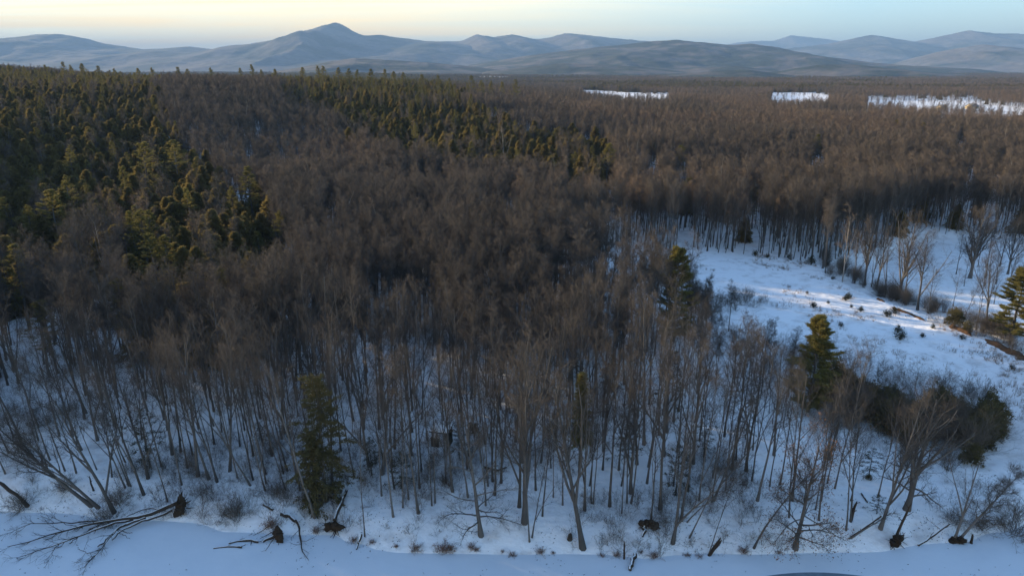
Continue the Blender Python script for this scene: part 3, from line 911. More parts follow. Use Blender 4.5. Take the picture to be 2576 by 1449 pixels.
# (view, x, y, kind, scale, tilt to the right in degrees, tilt towards us, label)
HAND = [
    (0, 65, 560, 's3', 1.0, -14, 0, 'thick grey trunk leaning left at the edge of the snowy bank'),
    (0, 150, 470, 's1', 1.0, -11, 0, None), (0, 430, 440, 's5', 1.05, -3, 0, None), (0, 590, 540, 's9', 0.9, -8, 0, None),
    (0, 360, 610, 's0', 0.9, -9, 0, None), (0, 1040, 860, 's2', 0.95, -10, 0, 'bent bare tree just behind the upturned root plate of the fallen tree'),
    (0, 905, 810, 's4', 0.9, -13, 0, None), (0, 930, 798, 'p1', 1.15, -12, 0, None), (0, 945, 800, 'p2', 1.1, -10, 0, None),
    (0, 825, 990, 's6', 1.0, -15, 2, 'bare tree leaning left out of the brush beside the fallen crown'),
    (0, 1315, 790, 's8', 1.0, -3, 0, None), (0, 1510, 750, 's7', 0.9, -9, 0, None), (0, 1570, 770, 's10', 0.85, -8, 0, None),
    (0, 1500, 815, 'p0', 0.5, -24, 0, 'small crooked sapling bowed over on open snow'),
    (0, 1810, 795, 's3', 1.05, -21, 0, 'stout bare tree leaning steeply left on open snow'), (0, 1830, 755, 's11', 0.95, -4, 0, None),
    (0, 2065, 825, 'p3', 1.1, -10, 0, None), (0, 2150, 770, 's12', 0.85, -4, 0, None), (0, 2050, 710, 's13', 0.9, -7, 0, None), (0, 2080, 690, 's0', 0.9, -6, 0, None),
    (0, 2275, 1025, 's1', 1.05, -11, 0, 'grey bare tree standing just left of the big dark hemlock'), (0, 40, 710, 's8', 0.9, -9, 0, None),
    (0, 1210, 910, 'p4', 1.05, -7, 0, 'thin bare tree with level side branches above the root plate'),
    (0, 1070, 745, 's6', 0.8, -6, 0, None), (0, 1720, 740, 'p1', 1.0, -5, 0, None), (0, 470, 690, 'p2', 1.1, -7, 0, None), (0, 700, 680, 'p0', 1.0, -9, 0, None),
    (1, 170, 1160, 'p0', 1.15, 1, 0, 'wavy thin bare tree at the foot of the bank beside the snow dusted log'), (1, 375, 1020, 's5', 0.95, -3, 0, None), (1, 555, 995, 's2', 0.85, -5, 0, None),
    (1, 655, 940, 'p1', 1.1, -1, 0, None), (1, 678, 920, 'p2', 1.1, 1, 0, None), (1, 578, 695, 's4', 0.95, -2, 0, None),
    (1, 915, 880, 's3', 1.0, -4, 0, None), (1, 1060, 800, 's8', 0.9, -2, 0, None), (1, 1095, 765, 's9', 0.9, 0, 0, None), (1, 1155, 775, 's10', 0.9, 3, 0, None),
    (1, 1360, 1200, 'p3', 1.2, -4, 0, None), (1, 1380, 1170, 's11', 0.75, 9, 0, None),
    (1, 1940, 945, 's12', 1.0, -1, 0, None), (1, 2065, 920, 's13', 0.9, -2, 0, None), (1, 2095, 925, 's0', 0.95, 3, 0, None),
    (1, 2305, 965, 's7', 1.05, -1, 0, None), (1, 2395, 1210, 's6', 0.9, 2, 0, None), (1, 2460, 1050, 's1', 0.95, 3, 0, None),
    (1, 1760, 975, 's2', 0.9, 0, 0, None), (1, 1820, 925, 'p4', 1.1, 2, 0, None), (1, 1808, 925, 'p0', 1.1, -1, 0, None), (1, 2028, 995, 'p1', 1.0, 0, 0, None),
    (1, 1600, 935, 'p2', 1.1, 0, 0, None), (1, 1533, 880, 'p3', 1.0, 0, 0, None), (1, 1890, 680, 's5', 0.95, 2, 0, None), (1, 290, 870, 's4', 0.85, -1, 0, None),
    (1, 2210, 780, 's9', 0.9, 5, 0, None), (1, 1455, 1015, 'p4', 1.1, 4, 0, None), (1, 620, 470, 's13', 0.95, -2, 0, None),
    (2, 50, 1170, 'p2', 1.0, 18, 0, None), (2, 210, 915, 's8', 1.0, 3, 0, None), (2, 222, 905, 's10', 0.85, 16, 0, None),
    (2, 540, 905, 's12', 0.95, 4, 0, None), (2, 500, 760, 's3', 0.95, 3, 0, None), (2, 185, 1300, 'p3', 0.9, 12, 0, None),
    (2, 985, 1045, 's5', 0.9, -3, 0, None), (2, 1180, 1115, 'p4', 1.15, -5, 0, None), (2, 1215, 1055, 's9', 0.8, -3, 0, None), (2, 1100, 815, 's13', 0.95, 4, 0, None),
    (2, 1060, 605, 's7', 0.9, 5, 0, None), (2, 960, 970, 'p0', 1.2, 3, 0, None), (2, 1410, 880, 's4', 0.8, 3, 0, None), (2, 460, 690, 's6', 0.9, 3, 0, None), (2, 120, 900, 's11', 0.9, 3, 0, None),
    (2, 700, 790, 's0', 0.9, 1, 0, None), (2, 790, 900, 's2', 0.9, -1, 0, None), (2, 630, 800, 'p1', 1.1, 2, 0, None), (2, 1045, 780, 'p3', 1.1, 2, 0, None),
]
FORKS = [0, 0, 1, 2, 1, 0, 2]
def wood_words(pole, v, x, y, X, lean):
    """label and group of a tree of the wood from its form, lean and place"""
    form = 'thin pole like bare tree' if pole else ['straight single stemmed bare tree', 'bare tree forked into two stems', 'bare tree forked into three stems'][FORKS[v % 7]]
    how = ' leaning left' if lean < -6.5 else (' leaning right' if lean > 6.5 else '')
    d = y - float(np.interp(x, _tx, _ty))
    where = 'on the snowy river bank' if d < 13 else ('in the wood beside the clearing' if X > 1850 else ('deep in the snowy wood' if d > 38 else 'in the snowy wood behind the bank'))
    lab = form + how + ' ' + where
    return lab, lab.replace('tree', 'trees', 1)
n_wood = 0
for h in HAND:
    X, Y = crop(h[0], h[1], h[2])
    x, y, z = P3(X, Y)
    pk = SLIM[int(h[3][1:])] if h[3][0] == 's' else POLE[int(h[3][1:])]
    rz = random.Random(h[1] * 7 + h[2]).random() * 6.28
    lab_, grp_ = (h[7], None) if h[7] else wood_words(h[3][0] == 'p', int(h[3][1:]), x, y, X, h[5])
    put_tree('bare_tree', pk, (x, y, z), rz, h[4], lab_, 'tree', grp_, (R(h[5]), R(h[6])))
    placed.append((x, y, 1.6)); n_wood += 1

# trees with a shape of their own
def own_tree(view, X, Y, label, mats=('bark', 'twig'), rz=0.0, tilt=(0, 0), px=False, keep=2.0, **kw):
    if not px:
        X, Y = crop(view, X, Y)
    x, y, z = P3(X, Y)
    e = put_tree('bare_tree', pack(hardwood(**kw), 'own', mats), (x, y, z), rz, 1.0, label, 'tree', None, (R(tilt[0]), R(tilt[1])))
    placed.append((x, y, keep))
    return e
own_tree(1, 1010, 1155, 'bare oak with long low limbs drooping over the snow on its riverward side', rz=2.6, seed=901, H=15, r=0.27, limbs=8, t0=0.38, ang=(24, 55), ll=0.42, low=7, droop=0.07, n4=4, tilt=(-6, 0))
own_tree(1, 1325, 1060, 'tall stout bare tree forking high into steep upright limbs', seed=902, H=21, r=0.33, limbs=12, t0=0.30, ang=(16, 36), ll=0.40, leaders=3)
own_tree(1, 1745, 1245, 'big smooth bare tree leaning left with flared foot on the bank', seed=903, H=20, r=0.31, limbs=11, t0=0.34, ang=(16, 34), ll=0.42, leaders=2, tilt=(-10, 1))
own_tree(2, 815, 1250, 'spreading oak hung with brown dead leaves at the ice edge', seed=904, H=13.5, r=0.27, limbs=10, t0=0.25, ang=(28, 60), ll=0.40, low=9, droop=0.08, n4=4, leaves=2600, tilt=(2, 3))
own_tree(2, 515, 1245, 'thin bowed tree curving right over the bank beside the leafy oak', seed=905, H=11, r=0.13, limbs=7, t0=0.45, ang=(25, 60), ll=0.36, bend=(0.22, -0.02), n3=5, n4=4, leaves=160, tilt=(14, 0))
own_tree(2, 1430, 1105, 'forked grey tree at the bank with one long branch reaching down to the snow', seed=906, H=15, r=0.21, limbs=7, t0=0.36, ang=(14, 30), ll=0.36, leaders=3, tilt=(7, 0))
own_tree(2, 1620, 970, 'big broad crowned bare tree beside the dark thicket', seed=907, H=14.5, r=0.36, limbs=13, t0=0.36, ang=(28, 62), ll=0.46, low=5, droop=0.03, leaders=3, n2=6, n3=5, n4=4, tilt=(4, 0))
own_tree(0, 660, 940, 'bare tree leaning far out to the left over the frozen river', seed=908, H=15, r=0.24, limbs=9, t0=0.30, ang=(16, 38), ll=0.36, leaders=2, bend=(0.10, 0), tilt=(-42, 6))
own_tree(0, 710, 955, 'grey tree leaning left close beside the far leaning one', seed=909, H=14, r=0.20, limbs=8, t0=0.35, ang=(16, 36), ll=0.34, leaders=1, tilt=(-34, 4))
own_tree(2, 1215, 1175, 'low bare limb tree sprawling left on the snow', seed=914, H=5.5, r=0.12, limbs=4, t0=0.4, ang=(20, 40), ll=0.3, n2=3, n3=3, n4=3, tilt=(48, 4), sway=0.02)
own_tree(2, 1985, 1200, 'twiggy bare tree leaning right beside the broken snag', seed=911, H=10.5, r=0.17, limbs=16, t0=0.25, ang=(35, 80), ll=0.20, n2=6, n3=5, n4=5, tilt=(31, 0))
own_tree(2, 1960, 1195, 'gaunt dead tree with bare upright poles at the ice edge', seed=912, H=10.5, r=0.17, limbs=3, t0=0.3, ang=(8, 16), ll=0.5, leaders=1, n2=2, n3=2, n4=2, tilt=(5, 0))
own_tree(2, 30, 1060, 'arched thin tree bending down to the bank', seed=913, H=8, r=0.09, limbs=5, t0=0.5, ang=(30, 60), ll=0.3, bend=(0.3, -0.1), n3=4, n4=3, tilt=(24, 2))
# around the frozen side channel
own_tree(0, 2175, 718, 'bare multi stemmed tree in the brush at the clearing corner', px=True, seed=921, H=15, r=0.26, limbs=12, t0=0.25, ang=(16, 38), ll=0.36, leaders=3, tilt=(-3, 0))
own_tree(0, 2205, 727, 'black trunked bare tree with limbs thrown right over the side channel', px=True, seed=922, H=15, r=0.24, limbs=8, t0=0.3, ang=(25, 50), ll=0.36, leaders=2, n4=3, tilt=(3, 0))
own_tree(0, 2258, 752, 'tall fan shaped bare tree on the clearing edge', px=True, seed=923, H=18, r=0.34, limbs=12, t0=0.22, ang=(14, 34), ll=0.42, leaders=4, tilt=(4, 0))
own_tree(0, 2308, 780, 'twin stemmed dark bare tree at the edge of the side channel', px=True, seed=924, H=16, r=0.26, limbs=9, t0=0.3, ang=(20, 42), ll=0.38, leaders=2, n4=4, tilt=(-2, 0))
own_tree(0, 2395, 782, 'lone thin crooked tree standing on the frozen side channel', px=True, seed=925, H=8.5, r=0.09, limbs=7, t0=0.4, ang=(30, 60), ll=0.34, n2=4, n3=3, n4=3)
own_tree(0, 2482, 815, 'bare tree with three dark stems left of the tall pine', px=True, seed=926, H=15, r=0.22, limbs=7, t0=0.3, ang=(20, 40), ll=0.36, leaders=2, n4=4, tilt=(-8, 0))
own_tree(0, 2440, 700, 'great bare tree with many dark stems beyond the side channel', px=True, seed=927, H=17, r=0.42, limbs=15, t0=0.15, ang=(20, 50), ll=0.44, leaders=5, n2=7, n3=7, tilt=(1, 0))
own_tree(0, 2535, 690, 'broad bare tree behind the tall pine at the side channel', px=True, seed=928, H=14, r=0.26, limbs=12, t0=0.2, ang=(22, 52), ll=0.42, leaders=3)
own_tree(0, 2425, 800, 'leaning bare sapling between the side channel and the bushy pine', px=True, seed=929, H=8, r=0.08, limbs=6, t0=0.3, ang=(20, 45), ll=0.36, n2=4, n3=4, n4=3, tilt=(14, 0))

TOPS = [  # pines that stand out of the hillside, by their tips
    (350, 362, 23, 0, 'pale green layered pine rising out of the dark stand'), (437, 358, 22, 1, 'pale layered pine just right of its twin in the dark stand'),
    (120, 482, 20, 2, 'broad golden pine alone below the dark stand'), (345, 528, 18, 3, 'gold tipped evergreen above the two stemmed pine'),
    (365, 590, 17, 4, 'wide two stemmed golden pine among bare trees'), (415, 592, 16, 5, 'right hand stem of the wide golden pine pair'),
    (292, 703, 14, 1, 'broad olive pine half sunk in bare crowns'), (85, 762, 13, 0, 'ragged golden pine top near the wood edge'),
    (28, 615, 17, 2, 'dark gold edged evergreen below the broad golden pine'), (700, 532, 15, 3, 'narrow evergreen standing right of the hillside stand'),
    (642, 585, 12, 4, 'small rounded golden evergreen below the hillside stand'), (625, 425, 20, 5, 'large rounded olive evergreen at the stand corner'),
    (1528, 366, 19, 0, 'lit pine with a dark lower half beyond the bare wood'), (1715, 372, 17, 1, 'ragged pine above the bare wood near the clearing'), (1642, 368, 15, 2, 'pale small pine between two larger pines'),
    (1733, 452, 16, 3, 'olive pine just above the forest edge of the clearing'), (2062, 345, 18, 4, 'dark flat topped pine in the sunlit hardwoods'), (1903, 478, 13, 5, 'small golden pine on the forest edge above the clearing'),
    (2445, 386, 14, 1, 'lone dark pine in orange sunlit hardwoods'), (2516, 390, 14, 2, 'faint pine right of the lone dark pine'), (1448, 388, 15, 3, 'rust tinged evergreen below the second stand'),
    (1710, 622, 18, 5, 'layered pine top rising over the wood beside the clearing'), (2060, 796, 15, 0, 'tall pointed pine at the clearing edge'),
    (828, 492, 11, 4, 'small evergreen among grey bare crowns'), (757, 472, 10, 2, 'tiny dark evergreen in the grey saddle'), (1283, 455, 12, 1, 'slim dark evergreen in the middle of the bare wood'),
    (2420, 320, 15, 3, 'dark green pine clump edge near the yellow pines'),
]
EMERGE = []
for (X, Y, Hm, v, lab) in TOPS:
    gx_, gy_, gz_ = ground_at(X, Y, Hm)
    f_ = float(project(gx_, gy_, gz_ + Hm)[2])
    hp = 0.50 * Hm / f_ * FP
    EMERGE.append((f_, [(X - 0.10 * hp, Y - 4), (X + 0.10 * hp, Y - 4), (X + 0.36 * hp, Y + 0.85 * hp), (X - 0.36 * hp, Y + 0.85 * hp)]))
for (X, Yf, poly) in ((1457, 1190, [(1432, 960), (1484, 960), (1486, 1110), (1428, 1110)]), (822, 1262, [(800, 905), (875, 905), (890, 1060), (790, 1060)])):
    gx_, gy_, gz_ = ground_at(X, Yf)
    EMERGE.append((float(project(gx_, gy_, gz_ + 8)[2]) - 1.0, poly))
def hides(A, Ht):
    bad = np.zeros(len(A), bool)
    for fr in (0.45, 0.6, 0.75, 0.88, 0.97):
        qx, qy, qf = project(A[:, 0], A[:, 1], A[:, 2] + fr * Ht)
        for (f_, poly) in EMERGE:
            bad |= (qf < f_ + 2) & pip(qx, qy, poly)
    return bad

rs = np.random.RandomState(66)
for (X, Y, s_) in [(2120, 690, 0.8), (2150, 712, 0.75), (2192, 722, 0.7), (2228, 742, 0.75), (2275, 760, 0.7), (2335, 790, 0.6), (2455, 830, 0.6), (2480, 700, 0.75), (2505, 715, 0.7), (2530, 735, 0.65), (2560, 720, 0.75),
                   (2470, 740, 0.6), (2500, 765, 0.6), (2545, 780, 0.65), (2405, 690, 0.7), (2425, 720, 0.6), (2515, 670, 0.8), (2460, 672, 0.8)]:
    x, y, z = ground_at(X, Y)
    put_tree('bare_tree', SLIM[rs.randint(14)], (x, y, z), rs.rand() * 6.28, (s_ * 1.15, s_ * 1.15, s_), 'bare tree in the scattered row around the frozen side channel', 'tree', 'bare trees around the side channel', (R(rs.normal() * 5), 0))
    placed.append((x, y, 1.5))

# the wood itself: nearest trees are things, the rest one mass
def free_of(A, spots):
    k = np.ones(len(A), bool)
    for (x, y, r_) in spots:
        k &= np.hypot(A[:, 0] - x, A[:, 1] - y) > r_
    return k
HW = HW[free_of(HW, placed)]
HW = HW[~hides(HW, 18.5)]
px, py, f = project(HW[:, 0], HW[:, 1], HW[:, 2] + 9)
pxc, pyb, fb = project(HW[:, 0], HW[:, 1], HW[:, 2])
# keep the near ice and cabin in sight
keepk = ~(pip(pxc, pyb, [(1075, 1085), (1165, 1085), (1175, 1185), (1065, 1185)]))
HW = HW[keepk]; px = px[keepk]; py = py[keepk]; f = f[keepk]
inview = (px > -30) & (px < 2610) & (py > 0) & (py < 1500)
order = np.argsort(np.where(inview, f, 1e9))
N_THING = 300 - n_wood
near_i = order[:N_THING]
rs = np.random.RandomState(77)
for i in near_i:
    x, y, z = HW[i, :3]
    young = HW[i, 5] < 0.9
    pole = young or rs.rand() < 0.38
    vi = rs.randint(len(POLE)) if pole else rs.randint(len(SLIM))
    pk = POLE[vi] if pole else SLIM[vi]
    lean = (R(rs.normal() * 3.2 + np.interp(px[i], [0, 1288, 2576], [-5, 0, 3])), R(rs.normal() * 2.5))
    lab_, grp_ = wood_words(pole, vi, x, y, px[i], math.degrees(lean[0]))
    put_tree('bare_tree', pk, (x, y, z), rs.rand() * 6.28, (0.85 + 0.28 * rs.rand()) * (0.72 if young else (1.15 if pole else 1)), lab_, 'tree', grp_, lean)
rest = np.ones(len(HW), bool); rest[near_i] = False
REST = HW[rest]; pr = px[rest]; fr_ = f[rest]

def scatter(name, proto_meshes, pts, rot, scl, which, label, cat, tilt=None):
    """one object holding a mass of trees that nobody could count"""
    coll = bpy.data.collections.new(name + '_kinds')
    for i, me in enumerate(proto_meshes):
        o = bpy.data.objects.new('%s_kind_%02d' % (name, i), me)
        coll.objects.link(o)
    me = bpy.data.meshes.new(name)
    me.vertices.add(len(pts)); me.vertices.foreach_set('co', np.asarray(pts, np.float32).ravel())
    at = me.attributes.new('rot', 'FLOAT_VECTOR', 'POINT'); at.data.foreach_set('vector', np.asarray(rot, np.float32).ravel())
    at = me.attributes.new('scl', 'FLOAT_VECTOR', 'POINT'); at.data.foreach_set('vector', np.asarray(scl, np.float32).ravel())
    at = me.attributes.new('which', 'INT', 'POINT'); at.data.foreach_set('value', np.asarray(which, np.int32))
    o = link(name, me)
    tag(o, label, cat, None, 'stuff')
    ng = bpy.data.node_groups.new(name, 'GeometryNodeTree')
    ng.interface.new_socket('Geometry', in_out='INPUT', socket_type='NodeSocketGeometry')
    ng.interface.new_socket('Geometry', in_out='OUTPUT', socket_type='NodeSocketGeometry')
    N = ng.nodes.new; L = ng.links.new
    gi = N('NodeGroupInput'); go = N('NodeGroupOutput')
    ip = N('GeometryNodeInstanceOnPoints'); ci = N('GeometryNodeCollectionInfo')
    ci.inputs['Collection'].default_value = coll
    ci.inputs['Separate Children'].default_value = True
    ci.inputs['Reset Children'].default_value = True
    def attr(n, t):
        a = N('GeometryNodeInputNamedAttribute'); a.data_type = t; a.inputs['Name'].default_value = n
        return a.outputs['Attribute']
    L(gi.outputs[0], ip.inputs['Points']); L(ci.outputs[0], ip.inputs['Instance'])
    ip.inputs['Pick Instance'].default_value = True
    L(attr('which', 'INT'), ip.inputs['Instance Index'])
    er = N('FunctionNodeEulerToRotation'); L(attr('rot', 'FLOAT_VECTOR'), er.inputs[0]); L(er.outputs[0], ip.inputs['Rotation'])
    L(attr('scl', 'FLOAT_VECTOR'), ip.inputs['Scale'])
    L(ip.outputs[0], go.inputs[0])
    md = o.modifiers.new('scatter', 'NODES'); md.node_group = ng
    return o
def whole(tree):
    tg, lg, cg = tree
    g = Geo(); g.join(tg)
    for l in lg:
        g.join(l)
    k = Geo(); k.join(cg)
    for m_ in k.qm: m_[:] = 1
    for m_ in k.tm: m_[:] = 1
    return g.join(k)
MID = []
for i in range(10):
    r2 = np.random.RandomState(500 + i)
    MID.append(whole(hardwood(520 + i, H=15.5 + 2.6 * r2.rand(), r=0.10 + 0.09 * r2.rand(), limbs=int(10 + 4 * r2.rand()), t0=0.46 + 0.12 * r2.rand(), ang=(18, 38), ll=0.165 + 0.05 * r2.rand(), rnd=0.40,
                              n2=6, n3=6, n4=5, tw=0.009, l4=(0.35, 0.75), leaders=[0, 0, 1, 0, 1][i % 5])).mesh('wood_kind', ['bark', 'twig']))
for i in range(10):
    r2 = np.random.RandomState(600 + i)
    MID.append(far_hardwood(620 + i, H=14.5 + 2.6 * r2.rand(), r=0.12 + 0.06 * r2.rand(), limbs=int(11 + 4 * r2.rand()), t0=0.45 + 0.12 * r2.rand(), ll=0.17 + 0.05 * r2.rand(), n2=5, n3=10, tw=0.017, leaders=[0, 0, 1, 0][i % 4]).mesh('wood_kind', ['bark', 'far_twig']))
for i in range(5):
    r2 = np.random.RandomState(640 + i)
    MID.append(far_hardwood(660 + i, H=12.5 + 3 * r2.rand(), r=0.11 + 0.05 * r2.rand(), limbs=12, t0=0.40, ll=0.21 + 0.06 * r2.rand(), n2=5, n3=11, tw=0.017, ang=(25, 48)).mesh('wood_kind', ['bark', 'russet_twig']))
MID.append(far_hardwood(680, H=16.5, r=0.16, limbs=9, t0=0.4, ll=0.26, n2=4, n3=8, tw=0.03, leaders=1).mesh('wood_kind', ['birch_bark', 'far_twig']))
rs = np.random.RandomState(78)
n = len(REST)
which = np.where(fr_ < 210, rs.randint(0, 10, n), rs.randint(10, 20, n))
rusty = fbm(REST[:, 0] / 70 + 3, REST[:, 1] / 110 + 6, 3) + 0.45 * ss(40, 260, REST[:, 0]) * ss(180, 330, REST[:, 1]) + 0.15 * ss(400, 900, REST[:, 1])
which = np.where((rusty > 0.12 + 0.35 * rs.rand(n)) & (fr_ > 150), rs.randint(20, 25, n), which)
which = np.where((rs.rand(n) < 0.02) & (fr_ > 120), 25, which)
rot = np.stack([rs.normal(size=n) * R(2.5), rs.normal(size=n) * R(2.5), rs.rand(n) * 6.283], 1)
scl = (0.86 + 0.22 * rs.rand(n)) * (1 + 0.22 * fbm(REST[:, 0] / 45 + 7, REST[:, 1] / 45, 2)) * np.interp(fr_, [250, 1200], [1.0, 0.85])
scl = np.stack([scl * REST[:, 3] * (0.3 + 0.7 * REST[:, 5]), scl * REST[:, 3] * (0.3 + 0.7 * REST[:, 5]), scl * REST[:, 5]], 1)
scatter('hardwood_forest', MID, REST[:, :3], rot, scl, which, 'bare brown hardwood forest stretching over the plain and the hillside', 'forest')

# ------------------------------------------------------------------ evergreens
def pack2(tg, cg, name, needles):
    return dict(trunk=tg.mesh(name + '_trunk', ['bark'], True), crown=cg.mesh(name + '_crown', [needles, 'bark']))
def whole2(tg, cg, needles):
    g = Geo(); g.join(cg)
    k = Geo(); k.join(tg)
    for m_ in k.qm: m_[:] = 1
    return g.join(k).mesh('evergreen_kind', [needles, 'bark'])
HEM = []; HEMG = []
for i in range(9):
    r2 = np.random.RandomState(700 + i)
    t = hemlock(710 + i, H=11.0 + 3.5 * r2.rand(), Rb=4.6 + 1.2 * r2.rand(), nb=200, m=28, irr=0.25 + 0.3 * r2.rand(), power=0.82 + 0.14 * r2.rand())
    HEMG.append(t); HEM.append(pack2(*t, 'hemlock', 'hemlock_needles'))
PIN = []; PING = []
for i in range(6):
    r2 = np.random.RandomState(740 + i)
    t = pine(750 + i, H=20 + 5 * r2.rand(), Rm=3.6 + 1.4 * r2.rand(), low=0.30 + 0.15 * r2.rand())
    PING.append(t); PIN.append(pack2(*t, 'pine', 'pine_needles'))
SPR = [pack2(*hemlock(770 + i, H=6.5 + 2.0 * (i % 3), Rb=1.5 + 0.3 * (i % 2), nb=48, m=9, L=(0.22, 0.5), W=0.055, irr=1.3, low=0.18, power=0.6), 'spruce', 'spruce_needles') for i in range(4)]

EV_LABEL = 'dark pointed evergreen in the dense stand on the left hillside'
EV_GROUP = 'evergreens of the hillside stands'
hand_con = []
def by_top(name, pk, X, Y, Hm, label, cat='tree', group=None, tall=None, s=None, rz=None, tilt=(0, 0)):
    """an evergreen whose tip shows at a pixel and whose usual height is known"""
    x, y, z = ground_at(X, Y, Hm)
    hand_con.append((x, y, 2.5))
    top = max(v.co.z for v in pk['crown'].vertices)
    k = Hm / top
    return put_tree(name, pk, (x, y, z), rz if rz is not None else (X * 1.7) % 6.28, s or k, label, cat, group, tilt)
CLP = pack2(*pine(791, H=15, Rm=4.0, low=0.10, gap=0.75, pads=16, per=11, br=7, L=0.40, W=0.05), 'pine', 'pine_needles')
for (X, Y, Hm, v, lab) in TOPS:
    e = by_top('pine_tree', PIN[v], X, Y - (8 if Y < 500 else 4), Hm, lab)
    if X in (1710, 2060):
        e.children[1].data = CLP['crown']; e.children[0].data = CLP['trunk']
        k_ = Hm / max(v_.co.z for v_ in CLP['crown'].vertices); e.scale = (k_, k_, k_)
    wd = {1710: 1.0, 2060: 1.25, 120: 1.6, 292: 1.6, 85: 1.5, 625: 1.7}.get(X, 1.45)
    e.scale = (e.scale[0] * wd, e.scale[1] * wd, e.scale[2])
def foot_and_tip(name, pk, X, Yf, Yt, label, wide=1.0):
    x, y, z = ground_at(X, Yf)
    zt = float(at_y(X, Yt, y)[1])
    top = max(v.co.z for v in pk['crown'].vertices)
    k = (zt - z) / top
    hand_con.append((x, y, 2.0))
    return put_tree(name, pk, (x, y, z), 0.7, (k * wide, k * wide, k), label, 'tree')
foot_and_tip('pine_tree', pack2(*pine(790, H=17, Rm=4.4, low=0.16, gap=0.9, pads=20, per=14, br=6, L=0.42, W=0.045), 'pine', 'pine_needles'), 2540, 866, 672, 'tall ragged pine at the right end of the clearing', 1.5)
foot_and_tip('pine_tree', PIN[4], 2592, 868, 715, 'pine half hidden behind the tall ragged pine', 1.2)
# spires along the crest of the hill
rs = np.random.RandomState(33)
for (X, Y) in [(20, 172), (60, 176), (110, 172), (157, 163), (175, 172), (205, 168), (245, 174), (285, 180), (345, 180), (380, 178), (445, 177), (470, 182), (528, 178), (604, 180), (630, 171), (655, 184), (690, 182), (760, 178), (798, 167),
               (813, 170), (850, 178), (876, 180), (900, 184), (932, 182), (966, 180), (990, 188), (1015, 190), (1060, 196), (1100, 198), (1130, 205), (1185, 197), (1210, 210), (1236, 212), (1262, 215), (1298, 206)]:
    yy = 590 + 60 * rs.rand()
    x, zt = at_y(X, Y - 9, yy)
    x = float(x); zt = float(zt)
    z = lz(x, yy)
    Hm = min(max(zt - z, 13.0), 27.0)
    v = rs.randint(6)
    top = max(q.co.z for q in PIN[v]['crown'].vertices)
    put_tree('pine_tree', PIN[v], (x, yy, z), rs.rand() * 6.28, (1.15 * Hm / top, 1.15 * Hm / top, Hm / top), 'dark spire of an evergreen standing up along the crest of the hill', 'tree', 'spires on the hill crest')
# yellow pines by the far fields
YEL = [pack2(*pine(800 + i, H=14, Rm=3.8, low=0.2, gap=1.1, pads=7, per=7, L=0.5, W=0.09), 'pine', 'yellow_pine_needles') for i in range(2)]
for i, (X, Y) in enumerate([(2235, 297), (2258, 300), (2275, 295), (2290, 290), (2306, 288), (2318, 296), (2345, 296), (2370, 299), (2395, 292), (2412, 296), (2440, 297), (2200, 300), (2250, 305), (2325, 306)]):
    by_top('pine_tree', YEL[i % 2], X, Y, 13 + (i * 7 % 4), 'mustard yellow evergreen in the cluster below the far fields', 'tree', 'yellow evergreens below the fields')
# dark hemlocks and spruces of the near wood, by their feet
def by_foot(name, pk, X, Y, Hm, label, group=None, tilt=(0, 0), rz=None, wide=1.0):
    x, y, z = ground_at(X, Y)
    top = max(v.co.z for v in pk['crown'].vertices)
    k = Hm / top
    hand_con.append((x, y, 1.5))
    return put_tree(name, pk, (x, y, z), rz if rz is not None else (X * 2.3) % 6.28, (k * wide, k * wide, k), label, 'tree', group, tilt)
_m = hemlock(830, H=16, Rb=2.0, nb=210, m=20, L=(0.22, 0.5), W=0.07, low=0.03, irr=1.5, power=0.36)
_s = hemlock(833, H=9, Rb=1.7, nb=120, m=18, L=(0.22, 0.5), W=0.07, low=0.02, irr=1.4, power=0.4)
_m[0].join(_s[0], (-1.3, -0.5, 0)); _m[1].join(_s[1], (-1.3, -0.5, 0))
BIGH = pack2(*_m, 'hemlock', 'olive_needles')
by_foot('hemlock_tree', BIGH, 822, 1262, 16.5, 'big dark hemlock with a gold lit tip on the river bank', rz=0.0, wide=0.92)
COLH = pack2(*hemlock(831, H=15, Rb=1.35, nb=170, m=18, L=(0.25, 0.5), W=0.075, low=0.30, irr=0.5, power=0.45), 'hemlock', 'pine_needles')
by_foot('hemlock_tree', COLH, 1457, 1190, 14.0, 'narrow columnar evergreen with a bright yellow tip')
FOOT = [(1012, 1235, 5.6, 0), (378, 1175, 8.5, 1), (450, 1178, 3.0, 2), (655, 1120, 3.5, 3), (1580, 1165, 6.0, 0), (1700, 1245, 7.0, 1), (1770, 1150, 7.0, 2), (1155, 1150, 5.5, 3), (935, 1195, 5.5, 1),
        (1690, 1010, 8.5, 0), (1875, 1105, 6.0, 2), (1535, 985, 6.5, 3), (1450, 975, 6.0, 1), (780, 985, 6.5, 0), (300, 1130, 5.5, 2)]
for (X, Y, Hm, v) in FOOT:
    by_foot('spruce_tree', SPR[v], X, Y, Hm, 'small dark spruce among the trunks of the snowy wood', 'small spruces in the riverside wood')
by_foot('spruce_tree', SPR[1], 2185, 1200, 4.2, 'bushy little spruce on open snow left of the broad crowned tree', wide=1.3)
by_foot('spruce_tree', SPR[0], 2205, 1292, 2.6, 'knee high dark spruce at the foot of the forked grey tree', wide=1.3)

